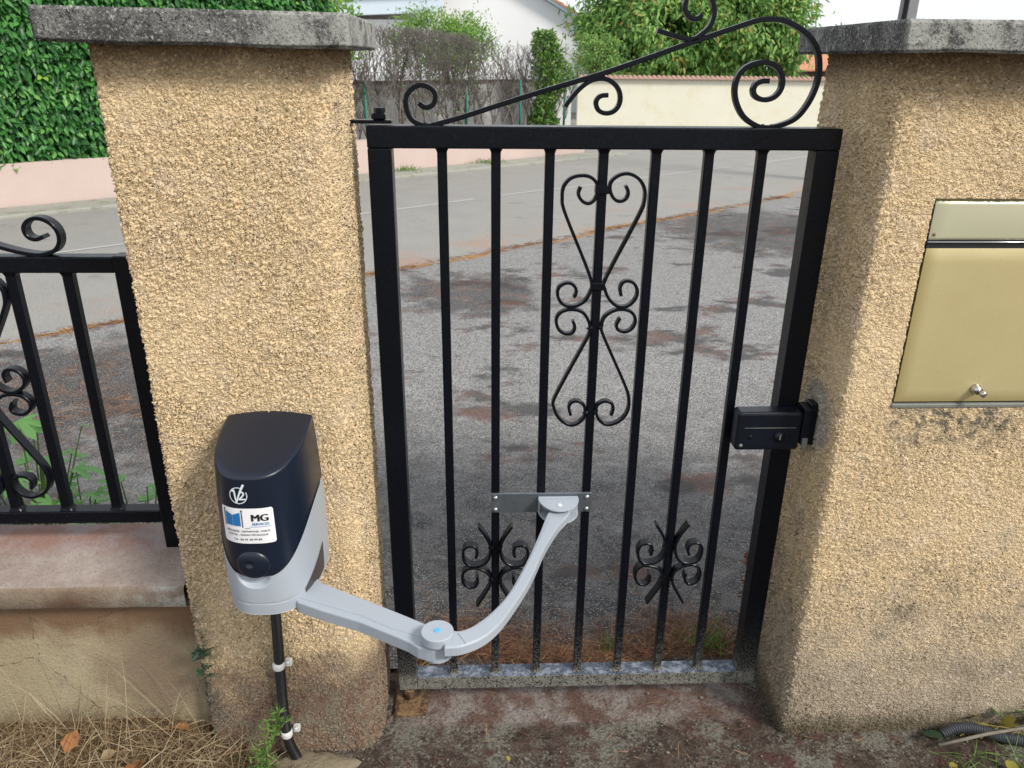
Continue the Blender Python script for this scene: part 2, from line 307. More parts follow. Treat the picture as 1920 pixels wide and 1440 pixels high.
M = dict(
    stucco=stucco_mat(), cap=capstone_mat(), paint=paint_mat(), rust=rust_mat(), asphalt=asphalt_mat(), soil=soil_mat(),
    coping=lowwall_mat('coping'), lowwall=lowwall_mat('body'),
    pink=plaster('pink_render', (0.50, 0.395, 0.355), (0.58, 0.47, 0.425), 3, 0.004, None, 60),
    cream=plaster('cream_render', (0.68, 0.65, 0.50), (0.76, 0.75, 0.65), 1.2, 0.004, (0.68, 0.60, 0.40), 30),
    greywall=plaster('grey_block', (0.44, 0.44, 0.43), (0.56, 0.56, 0.54), 2, 0.004, (0.24, 0.23, 0.21), 40),
    white=plaster('white_house_render', (0.78, 0.79, 0.80), (0.83, 0.84, 0.85), 2, 0.002, None, 40),
    bluelit=plain('blue_lit_white_fascia', (0.62, 0.72, 0.80), 0.6),  # white boards with the bluish light on them put into the colour
    trim=plain('grey_trim', (0.18, 0.24, 0.25), 0.6),
    tile=plain('terracotta_tile', (0.52, 0.25, 0.15), 0.85, 0.2, var=0.25, scale=6),
    tile2=plain('pale_terracotta', (0.36, 0.235, 0.185), 0.85, 0.2, var=0.3, scale=9),
    wood=plain('dark_brown_wood', (0.09, 0.055, 0.04), 0.8, var=0.2),
    pave=plaster('gutter_concrete', (0.27, 0.275, 0.24), (0.36, 0.355, 0.31), 2.5, 0.004, (0.17, 0.18, 0.11), 60),
    earth=plain('far_earth', (0.16, 0.13, 0.09), 0.95, 0.1, var=0.3, scale=3),
    line=plain('worn_white_line', (0.42, 0.42, 0.41), 0.8, var=0.25, scale=30),
    greypl=plain('light_grey_plastic', (0.36, 0.40, 0.45), 0.42, 0.45, var=0.03, bump=0.0002, scale=300),
    blackpl=plain('black_plastic', (0.0055, 0.011, 0.024), 0.30, 0.5, bump=0.00012, scale=500),
    slotshade=plain('slot_shade', (0.06, 0.055, 0.055), 0.5),
    sticker=plain('white_sticker', (0.80, 0.80, 0.82), 0.4), ink=plain('black_ink', (0.015, 0.015, 0.018), 0.5),
    blue=plain('blue_ink', (0.015, 0.16, 0.42), 0.5), silver=plain('silver_print', (0.68, 0.74, 0.78), 0.35),
    bluepin=plain('blue_cap', (0.10, 0.42, 0.80), 0.4),
    steel=plain('bare_steel', (0.13, 0.15, 0.17), 0.45, 0.5, metal=0.6, var=0.35, scale=25),
    zinc=plain('zinc_screw', (0.62, 0.63, 0.65), 0.3, 0.5, metal=0.9),
    conduit=plain('black_corrugated', (0.010, 0.010, 0.011), 0.45, 0.4), conduit2=plain('grey_corrugated', (0.10, 0.105, 0.115), 0.45, 0.4),
    clip=plain('white_clip', (0.66, 0.67, 0.66), 0.5), lockblk=plain('lock_black', (0.005, 0.0075, 0.013), 0.30, 0.28, var=0.4, bump=0.0003, scale=60),
    greypaint=plain('scratched_grey', (0.17, 0.18, 0.16), 0.6, var=0.3),
    mortar=plain('mortar', (0.21, 0.175, 0.12), 0.95, 0.1, var=0.2, bump=0.004, scale=40),
    bark=plain('bark', (0.10, 0.082, 0.066), 0.9, 0.1, var=0.35, scale=12),
    twig=plain('grey_twig', (0.19, 0.165, 0.155), 0.9, 0.1, var=0.4, scale=5),
    green_steel=plain('green_post', (0.03, 0.17, 0.13), 0.6),
    pole=plain('grey_concrete_pole', (0.22, 0.22, 0.23), 0.8, var=0.2, scale=5),
    chrome=plain('worn_chrome', (0.55, 0.53, 0.50), 0.25, 0.5, metal=1.0),
    hedge=leaf_mat('laurel_leaves', [(0.0, (0.018, 0.08, 0.02)), (0.5, (0.045, 0.17, 0.04)), (0.9, (0.09, 0.28, 0.06)), (0.985, (0.14, 0.34, 0.07)), (1.0, (0.28, 0.45, 0.08))], 0.38, 0.18),
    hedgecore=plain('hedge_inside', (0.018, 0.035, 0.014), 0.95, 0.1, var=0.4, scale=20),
    tree=leaf_mat('tree_leaves', [(0.0, (0.09, 0.20, 0.05)), (0.5, (0.20, 0.40, 0.10)), (0.9, (0.36, 0.55, 0.14)), (0.97, (0.38, 0.30, 0.07)), (1.0, (0.45, 0.22, 0.08))], 0.5, 0.35),
    bush=leaf_mat('light_bush_leaves', [(0.0, (0.10, 0.24, 0.04)), (0.6, (0.22, 0.42, 0.07)), (1.0, (0.30, 0.42, 0.09))], 0.5, 0.35),
    ivy=leaf_mat('climber_leaves', [(0.0, (0.045, 0.13, 0.03)), (0.6, (0.13, 0.27, 0.05)), (1.0, (0.28, 0.40, 0.08))], 0.45, 0.3),
    darkivy=leaf_mat('dark_ivy', [(0.0, (0.02, 0.05, 0.03)), (1.0, (0.035, 0.08, 0.035))], 0.45, 0.1),
    yleaf=leaf_mat('turning_leaf', [(0.0, (0.12, 0.17, 0.03)), (0.6, (0.30, 0.26, 0.05)), (1.0, (0.42, 0.28, 0.12))], 0.55, 0.2),
    fig=leaf_mat('lobed_leaves', [(0.0, (0.10, 0.26, 0.09)), (0.6, (0.18, 0.40, 0.12)), (1.0, (0.26, 0.42, 0.09))], 0.5, 0.25),
    weed=leaf_mat('weed_green', [(0.0, (0.08, 0.16, 0.035)), (1.0, (0.20, 0.33, 0.08))], 0.6, 0.25),
    straw=leaf_mat('dry_grass', [(0.0, (0.10, 0.06, 0.035)), (0.4, (0.24, 0.165, 0.09)), (0.85, (0.44, 0.34, 0.20)), (0.96, (0.60, 0.51, 0.36)), (1.0, (0.14, 0.17, 0.05))], 0.7, 0.15),
    needle=leaf_mat('pine_needles', [(0.0, (0.09, 0.042, 0.028)), (0.6, (0.24, 0.11, 0.055)), (1.0, (0.42, 0.25, 0.12))], 0.7, 0.05),
    brownleaf=leaf_mat('brown_leaf', [(0.0, (0.12, 0.055, 0.03)), (0.6, (0.33, 0.14, 0.05)), (1.0, (0.42, 0.30, 0.16))], 0.7, 0.1),
    redweed=leaf_mat('dry_red_weed', [(0.0, (0.14, 0.05, 0.035)), (1.0, (0.34, 0.17, 0.09))], 0.7, 0.1),
    stone=plain('pebble', (0.19, 0.17, 0.14), 0.9, 0.15, var=0.4, scale=20, bump=0.002),
)
def mailbox_mat():
    n = NT('yellowed_metal', 0.36, 0.5)
    x, y, z = n.xyz(); a = n.noise(5, 4, 0.6)
    base = n.mix(a, (0.50, 0.42, 0.20), (0.60, 0.52, 0.29))
    ed = n.math('MAXIMUM', n.smooth(x, 1.19, 1.155), n.smooth(z, 1.0, 0.968))
    base = n.mix(n.math('MULTIPLY', ed, 0.55), base, (0.42, 0.31, 0.09))
    base = n.mix(n.math('MULTIPLY', n.smooth(n.noise(300, 3), 0.66, 0.72), 0.6), base, (0.2, 0.13, 0.05))
    n.col(base); n.b.inputs['Metallic'].default_value = 0.25; n.bump(n.noise(3.5, 2), 0.004, 0.3); return n.m
M['mailbox'] = mailbox_mat()
def flap_mat():
    n = NT('pale_metal_flap', 0.36, 0.5); a = n.noise(5, 4, 0.6)
    n.col(n.mix(n.smooth(n.dist((1.168, -0.127, 1.352)), 0.006, 0.002), n.mix(a, (0.50, 0.49, 0.33), (0.58, 0.57, 0.41)), (0.16, 0.09, 0.03))); n.b.inputs['Metallic'].default_value = 0.25; n.bump(n.noise(3.5, 2), 0.004, 0.3); return n.m
M['flap'] = flap_mat()

# ------------------------------------------------------------------ mesh helpers
def mesh_np(name, V, F):
    """V (n,3) array, F list or (m,k) array of polygons"""
    me = bpy.data.meshes.new(name)
    V = np.asarray(V, dtype=np.float32)
    if isinstance(F, np.ndarray):
        k = F.shape[1]; m = len(F)
        me.vertices.add(len(V)); me.vertices.foreach_set('co', V.ravel())
        me.loops.add(m * k); me.loops.foreach_set('vertex_index', F.astype(np.int32).ravel())
        me.polygons.add(m); me.polygons.foreach_set('loop_start', np.arange(0, m * k, k, dtype=np.int32))
        me.polygons.foreach_set('loop_total', np.full(m, k, dtype=np.int32))
        me.update(calc_edges=True); me.validate()
    else:
        me.from_pydata([tuple(map(float, v)) for v in V], [], F); me.update()
    return me
def link(name, me, mat, parent=None, smooth=False):
    o = bpy.data.objects.new(name, me); COL.objects.link(o)
    me.materials.clear(); me.materials.append(M[mat] if isinstance(mat, str) else mat)
    if smooth: me.polygons.foreach_set('use_smooth', [True] * len(me.polygons))
    if parent is not None:
        o.parent = parent
        o.matrix_parent_inverse = parent.matrix_basis.inverted()
    return o
def tag(o, label=None, cat=None, group=None, kind=None):
    if label: o['label'] = label
    if cat: o['category'] = cat
    if group: o['group'] = group
    if kind: o['kind'] = kind
    return o
def thing(name, loc, label, cat, group=None):
    o = bpy.data.objects.new(name, None); COL.objects.link(o); o.location = loc; o.empty_display_size = 0.1
    return tag(o, label, cat, group)
def grid_faces(nu, nv, closed=False):
    i = np.arange(nu if closed else nu - 1); j = np.arange(nv - 1)
    I, J = np.meshgrid(i, j, indexing='ij'); I2 = (I + 1) % nu
    return np.stack([I * nv + J, I2 * nv + J, I2 * nv + J + 1, I * nv + J + 1], -1).reshape(-1, 4)
def box_mesh(name, lo, hi, bev=0.0, seg=1):
    bm = bmesh.new(); bmesh.ops.create_cube(bm, size=1.0)
    lo, hi = Vector(lo), Vector(hi)
    for v in bm.verts: v.co = Vector([(lo[k] + hi[k]) / 2 + v.co[k] * (hi[k] - lo[k]) for k in range(3)])
    if bev: bmesh.ops.bevel(bm, geom=bm.edges[:], offset=bev, segments=seg, affect='EDGES', profile=0.5)
    me = bpy.data.meshes.new(name); bm.to_mesh(me); bm.free(); return me
def box(name, lo, hi, mat, parent=None, bev=0.0, seg=1): return link(name, box_mesh(name, lo, hi, bev, seg), mat, parent)
def prism(name, poly, z0, z1, mat, parent=None, bev=0.0, seg=2, smooth=False):
    bm = bmesh.new()
    f = bm.faces.new([bm.verts.new((x, y, z0)) for x, y in poly])
    r = bmesh.ops.extrude_face_region(bm, geom=[f])
    for v in r['geom']:
        if isinstance(v, bmesh.types.BMVert): v.co.z = z1
    bmesh.ops.recalc_face_normals(bm, faces=bm.faces[:])
    if bev:
        es = [e for e in bm.edges if abs(e.verts[0].co.z - z1) < 1e-6 and abs(e.verts[1].co.z - z1) < 1e-6]
        bmesh.ops.bevel(bm, geom=es, offset=bev, segments=seg, affect='EDGES', profile=0.5)
    me = bpy.data.meshes.new(name); bm.to_mesh(me); bm.free()
    return link(name, me, mat, parent, smooth)
def catmull(P, k=5):
    P = [np.array(p, float) for p in P]; out = []
    Q = [2 * P[0] - P[1]] + P + [2 * P[-1] - P[-2]]
    for i in range(1, len(Q) - 2):
        for j in range(k):
            t = j / k
            out.append(0.5 * ((2 * Q[i]) + (Q[i + 1] - Q[i - 1]) * t + (2 * Q[i - 1] - 5 * Q[i] + 4 * Q[i + 1] - Q[i + 2]) * t * t + (3 * Q[i] - Q[i - 1] - 3 * Q[i + 1] + Q[i + 2]) * t ** 3))
    out.append(P[-1]); return np.array(out)
def smooth_path(P, n=2):
    P = np.array(P, float)
    for _ in range(n): Q = P.copy(); Q[1:-1] = (P[:-2] + 2 * P[1:-1] + P[2:]) / 4; P = Q
    return P
def strip_mesh(name, path, y0, y1, t, k=5):
    """flat wrought bar bent in the x-z plane, bevelled section"""
    P = smooth_path(catmull(path, k), 3)
    T = np.gradient(P, axis=0); T /= np.linalg.norm(T, axis=1)[:, None] + 1e-9
    N = np.stack([-T[:, 1], T[:, 0]], 1); h = t / 2; b = min(t * 0.3, 0.0012)
    prof = [(-h, y0 + b), (-h + b, y0), (h - b, y0), (h, y0 + b), (h, y1 - b), (h - b, y1), (-h + b, y1), (-h, y1 - b)]
    m = len(prof); V = []
    for p, nn in zip(P, N):
        for a, y in prof: V.append((p[0] + nn[0] * a, y, p[1] + nn[1] * a))
    n = len(P); F = [(i * m + j, (i + 1) * m + j, (i + 1) * m + (j + 1) % m, i * m + (j + 1) % m) for i in range(n - 1) for j in range(m)]
    F += [tuple(range(m)), tuple(reversed(range((n - 1) * m, n * m)))]
    return mesh_np(name, V, F)
def tube_data(path, rad, seg=8, V=None, F=None, caps=True):
    V = [] if V is None else V; F = [] if F is None else F
    P = [Vector(p) for p in path]; n = len(P); o = len(V)
    up = Vector((0.31, 0.17, 0.93)); ref = None
    for i, p in enumerate(P):
        t = (P[min(i + 1, n - 1)] - P[max(i - 1, 0)])
        if t.length < 1e-9: t = Vector((0, 0, 1))
        t.normalize()
        if ref is None: ref = t.orthogonal().normalized()
        ref = (ref - t * ref.dot(t)); ref = ref.normalized() if ref.length > 1e-6 else t.orthogonal().normalized()
        b = t.cross(ref); r = rad[i] if hasattr(rad, '__len__') else rad
        for k in range(seg):
            a = 2 * math.pi * k / seg; V.append(tuple(p + (ref * math.cos(a) + b * math.sin(a)) * r))
    for i in range(n - 1):
        for k in range(seg):
            F.append((o + i * seg + k, o + i * seg + (k + 1) % seg, o + (i + 1) * seg + (k + 1) % seg, o + (i + 1) * seg + k))
    if caps: F.append(tuple(o + k for k in reversed(range(seg)))); F.append(tuple(o + (n - 1) * seg + k for k in range(seg)))
    return V, F
def tube(name, path, rad, mat, parent=None, seg=10, smooth=True):
    V, F = tube_data(path, rad, seg); return link(name, mesh_np(name, V, F), mat, parent, smooth)
def disc(name, c, r, z0, z1, mat, parent=None, seg=40, bev=0.0015):
    return prism(name, [(c[0] + r * math.cos(2 * math.pi * k / seg), c[1] + r * math.sin(2 * math.pi * k / seg)) for k in range(seg)], z0, z1, mat, parent, bev, 3)
def extrude_grid(name, outline, zs, mat, parent=None, hole=None):
    """outline: list of (x,y) points open or closed; vertical wall mesh, no caps. outline direction: normal = (dy,-dx)"""
    O = np.array(outline); nu, nv = len(O), len(zs)
    V = np.zeros((nu, nv, 3)); V[:, :, 0] = O[:, None, 0]; V[:, :, 1] = O[:, None, 1]; V[:, :, 2] = np.array(zs)[None]
    F = grid_faces(nu, nv)
    V = V.reshape(-1, 3)
    if hole is not None:
        c = V[F].mean(axis=1); F = F[~hole(c)]
    return link(name, mesh_np(name, V, F), mat, parent, True)
def seg_pts(a, b, step):
    a, b = np.array(a, float), np.array(b, float); n = max(1, int(np.ceil(np.linalg.norm(b - a) / step)))
    return [tuple(a + (b - a) * k / n) for k in range(n)]
def outline_pts(corners, steps, closed_last=True):
    out = []
    for i in range(len(corners) - 1): out += seg_pts(corners[i], corners[i + 1], steps[i])
    out.append(tuple(corners[-1])); return out
def arc(c, r, a0, a1, n=7): return [(c[0] + r * math.cos(math.radians(a0 + (a1 - a0) * k / (n - 1))), c[1] + r * math.sin(math.radians(a0 + (a1 - a0) * k / (n - 1)))) for k in range(n)]

def leaves_mesh(name, P, D, N, L, W, fold=0.25, droop=0.0):
    """P base points, D axis, N face normal; one folded six-point leaf each"""
    P = np.asarray(P, float); D = np.asarray(D, float); N = np.asarray(N, float); n = len(P)
    D /= np.linalg.norm(D, axis=1)[:, None]; S = np.cross(D, N); S /= np.linalg.norm(S, axis=1)[:, None] + 1e-9
    N = np.cross(S, D); L = np.broadcast_to(L, n)[:, None]; W = np.broadcast_to(W, n)[:, None]
    f = W * fold
    v = np.stack([P, P + D * L * .35 + S * W * .5 + N * f * .5, P + D * L * .72 + S * W * .38 + N * (f * .4 - droop * L * .3),
                  P + D * L - N * droop * L, P + D * L * .72 - S * W * .38 + N * (f * .4 - droop * L * .3), P + D * L * .35 - S * W * .5 + N * f * .5,
                  ], 1)
    base = (np.arange(n) * 6)[:, None]
    F = np.concatenate([base + np.array([[0, 1, 2, 3]]), base + np.array([[0, 3, 4, 5]])], 0)
    return mesh_np(name, v.reshape(-1, 3), F)
def blades_mesh(name, P, D, L, W, bend):
    """thin bent blades, 3 segments"""
    n = len(P); P = np.asarray(P, float); D = np.asarray(D, float); D /= np.linalg.norm(D, axis=1)[:, None]
    L = np.broadcast_to(L, n)[:, None]; W = np.broadcast_to(W, n)[:, None]; bend = np.broadcast_to(bend, n)[:, None]
    r = rng.normal(size=(n, 3)); S = np.cross(D, r); S /= np.linalg.norm(S, axis=1)[:, None]
    side = np.cross(D, S)
    vs = []
    for t, w in ((0, 1), (.35, .9), (.7, .65), (1, .1)):
        c = P + D * L * t + side * L * .25 * t * t * r[:, :1] * .5 - np.array([[0, 0, 1.]]) * L * bend * t * t
        vs += [c - S * W * w * .5, c + S * W * w * .5]
    v = np.stack(vs, 1); b = (np.arange(n) * 8)[:, None]
    F = np.concatenate([b + np.array([[k, k + 1, k + 3, k + 2]]) for k in (0, 2, 4)], 0)
    return mesh_np(name, v.reshape(-1, 3), F)
def unit(n):
    v = rng.normal(size=(n, 3)); return v / np.linalg.norm(v, axis=1)[:, None]

# ================================================================== THE SETTING
# street: one sheet to the horizon
def sheet(name, pts, mat, z): return tag(link(name, mesh_np(name, [(x, y, z) for x, y in pts], [tuple(range(len(pts)))]), mat), kind='structure')
sheet('far_ground', [(-200, -60), (200, -60), (200, 300), (-200, 300)], 'earth', -0.06)
sheet('street', [(-40, 0.14), (60, 0.14), (60, 46), (-40, 46)], 'asphalt', 0.0)
# concrete gutter strip in front of the pink wall
def snbox(name, s0, s1, n0, n1, z0, z1, mat, parent=None, cuts=0, bev=0):
    me = box_mesh(name, (s0, n0, z0), (s1, n1, z1), bev)
    me.transform(Matrix.Rotation(TH, 4, 'Z')); return link(name, me, mat, parent)
tag(snbox('gutter_strip', -12, 11.2, 8.72, 9.30, -0.02, 0.035, 'pave', bev=0.01), kind='structure')
V = []; F = []
for k in range(60):
    s0 = -2 + k * 0.4; wob = 0.03 * math.sin(k * .7)
    if k % 7 in (5,): continue
    a = [sn(s0, 6.62 + wob - .02 * s0), sn(s0 + .4, 6.62 + .03 * math.sin((k + 1) * .7) - .02 * (s0 + .4)), ]
    o = len(V); V += [(a[0].x, a[0].y, .004), (a[1].x, a[1].y, .004), (a[1].x + NV.x * .05, a[1].y + NV.y * .05, .004), (a[0].x + NV.x * .05, a[0].y + NV.y * .05, .004)]
    F.append((o, o + 1, o + 2, o + 3))
tag(link('road_marking', mesh_np('road_marking', V, F), 'line'), kind='structure')
# garden soil on our side
xs = np.concatenate([np.arange(-2.4, -1.1, .03), np.arange(-1.1, 1.8, .006), np.arange(1.8, 3.2, .03)]); ys = np.concatenate([np.arange(-3.2, -.4, .04), np.arange(-.4, .2, .006)])
X, Y = np.meshgrid(xs, ys, indexing='ij')
def ground_z(x, y):
    s = np.clip((-0.28 - x) / 0.35, 0, 1); s = s * s * (3 - 2 * s)
    m = np.clip((x - 1.35) / .3, 0, 1)
    return 0.075 * s + 0.012 * m + 0.006 * np.sin(x * 9 + 1) * np.cos(y * 11) - 0.006 - 0.03 * np.clip((y - .12) / .05, 0, 1)
V = np.stack([X, Y, ground_z(X, Y)], -1).reshape(-1, 3)
tag(link('garden_ground', mesh_np('garden_ground', V, grid_faces(len(xs), len(ys))), 'soil', smooth=True), kind='structure')

# ================================================================== LEFT PILLAR
lp = thing('gate_pillar', (-0.25, -0.02, 0), 'sand coloured roughcast pillar left of the gate carrying the gate opener', 'pillar')
Z = np.arange(-0.06, 1.7021, 0.0033)
c = [(-0.467, 0.10), (-0.467, -0.135)] + arc((-0.455, -0.138), 0.012, 180, 270, 4) + [(-0.095, -0.15)] + arc((-0.095, -0.095), 0.055, 270, 350, 9) + [(-0.035, -0.07), (-0.035, 0.10), (-0.467, 0.10)]
steps = [0.006 if i == 0 else 0.0033 for i in range(len(c) - 1)]; steps[-1] = 0.03
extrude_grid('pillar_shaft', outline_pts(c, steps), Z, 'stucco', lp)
def capstone(name, lo, hi, parent, slope=0.0, step=0.007):
    bm = bmesh.new(); bmesh.ops.create_cube(bm, size=1)
    for v in bm.verts: v.co = Vector([(lo[k] + hi[k]) / 2 + v.co[k] * (hi[k] - lo[k]) for k in range(3)])
    bmesh.ops.bevel(bm, geom=bm.edges[:], offset=0.004, segments=2, affect='EDGES')
    for ax in range(3):
        n = int((hi[ax] - lo[ax]) / step)
        for k in range(1, n):
            co = Vector((0, 0, 0)); co[ax] = lo[ax] + (hi[ax] - lo[ax]) * k / n; no = Vector((0, 0, 0)); no[ax] = 1
            bmesh.ops.bisect_plane(bm, geom=bm.verts[:] + bm.edges[:] + bm.faces[:], plane_co=co, plane_no=no)
    me = bpy.data.meshes.new(name); bm.to_mesh(me); bm.free()
    co = np.zeros(len(me.vertices) * 3); me.vertices.foreach_get('co', co); co = co.reshape(-1, 3)
    co[:, 2] += 0.0012 * np.sin(co[:, 0] * 23 + 1) * (co[:, 2] < (lo[2] + hi[2]) / 2) + slope * (co[:, 0] - lo[0])
    co[:, 1] += 0.0006 * np.sin(co[:, 0] * 31 + co[:, 2] * 40)
    me.vertices.foreach_set('co', co.ravel()); me.update()
    return link(name, me, 'cap', parent, True)
capstone('capstone', (-0.533, -0.2, 1.699), (0.007, 0.2, 1.757), lp, -0.012)
# ================================================================== RIGHT WALL
rw = thing('gate_wall', (1.4, 0.06, 0), 'thick sand coloured roughcast wall right of the gate holding the letter box', 'wall')
c = [(1.046, 0.25), (1.038, -0.098)] + arc((1.060, -0.108), 0.022, 180, 270, 6) + [(1.76, -0.130), (2.6, -0.130)]
steps = [0.0036] * (len(c) - 1); steps[-1] = 0.03
MBX = (1.152, 1.52, 0.968, 1.426)
hole = lambda q: (q[:, 0] > MBX[0]) & (q[:, 0] < MBX[1]) & (q[:, 2] > MBX[2] - 0.004) & (q[:, 2] < MBX[3]) & (q[:, 1] < -0.10)
Zr = np.arange(-0.06, 1.7021, 0.0036)
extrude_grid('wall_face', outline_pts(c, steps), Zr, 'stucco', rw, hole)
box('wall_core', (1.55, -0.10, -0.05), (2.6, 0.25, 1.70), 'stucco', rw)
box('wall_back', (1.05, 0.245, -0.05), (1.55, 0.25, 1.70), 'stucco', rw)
capstone('capstone', (0.995, -0.2, 1.697), (1.62, 0.31, 1.752), rw)
me = box_mesh('capstone_far', (1.623, -0.2, 1.697), (2.7, 0.31, 1.752), 0.004); link('capstone', me, 'cap', rw)
# letter box
mb = thing('letter_box', (1.34, -0.1, 0.968), 'yellowed metal letter box set into the roughcast wall', 'letter box')
box('case', (1.156, -0.112, 0.972), (1.516, 0.10, 1.424), 'mailbox', mb)
def plate(name, x0, x1, z0, z1, y, mat, parent, th=0.003, bow=0.0015):
    nx, nz = 24, 24; V = []
    for i in range(nx):
        for j in range(nz):
            u, v = i / (nx - 1), j / (nz - 1)
            e = min(min(u, 1 - u) * (x1 - x0), min(v, 1 - v) * (z1 - z0)); r = 0.004
            dy = r - math.sqrt(max(0, r * r - max(0, r - e) ** 2)) if e < r else 0
            V.append((x0 + u * (x1 - x0), y + dy - bow * math.sin(math.pi * u) * math.sin(math.pi * v), z0 + v * (z1 - z0)))
    return link(name, mesh_np(name, V, grid_faces(nx, nz)), mat, parent, True)
plate('door', 1.160, 1.512, 0.976, 1.324, -0.128, 'mailbox', mb)
plate('flap', 1.160, 1.512, 1.341, 1.421, -0.127, 'flap', mb)
box('slot_strip', (1.158, -0.1235, 1.323), (1.514, -0.115, 1.342), 'ink', mb)
tube('flap_rod', [(1.158, -0.1262, 1.3375), (1.514, -0.1262, 1.3375)], 0.0016, 'zinc', mb, 8)
box('sill', (1.153, -0.131, 0.962), (1.519, -0.115, 0.972), 'greypaint', mb, 0.002)
def lathe(name, prof, c, axis, mat, parent, seg=24, smooth=True):
    """prof: list of (radius, height along axis)"""
    q = Vector(axis).to_track_quat('Z', 'Y').to_matrix(); V = []
    for r, h in prof:
        for k in range(seg):
            a = 2 * math.pi * k / seg; V.append(tuple(Vector(c) + q @ Vector((r * math.cos(a), r * math.sin(a), h))))
    n = len(prof); F = [(i * seg + k, i * seg + (k + 1) % seg, (i + 1) * seg + (k + 1) % seg, (i + 1) * seg + k) for i in range(n - 1) for k in range(seg)]
    F.append(tuple(reversed(range(seg)))); F.append(tuple((n - 1) * seg + k for k in range(seg)))
    return link(name, mesh_np(name, V, F), mat, parent, smooth)
kb = lathe('lock_barrel', [(0.012, 0), (0.012, 0.004), (0.009, 0.008), (0.009, 0.014)], (1.337, -0.1285, 1.008), (0, -1, 0), 'chrome', mb)
lathe('knob', [(0.004, 0), (0.005, 0.006), (0.0075, 0.010), (0.0075, 0.016), (0.005, 0.018)], (1.3375, -0.142, 1.007), (0.25, -1, -0.15), 'chrome', kb)

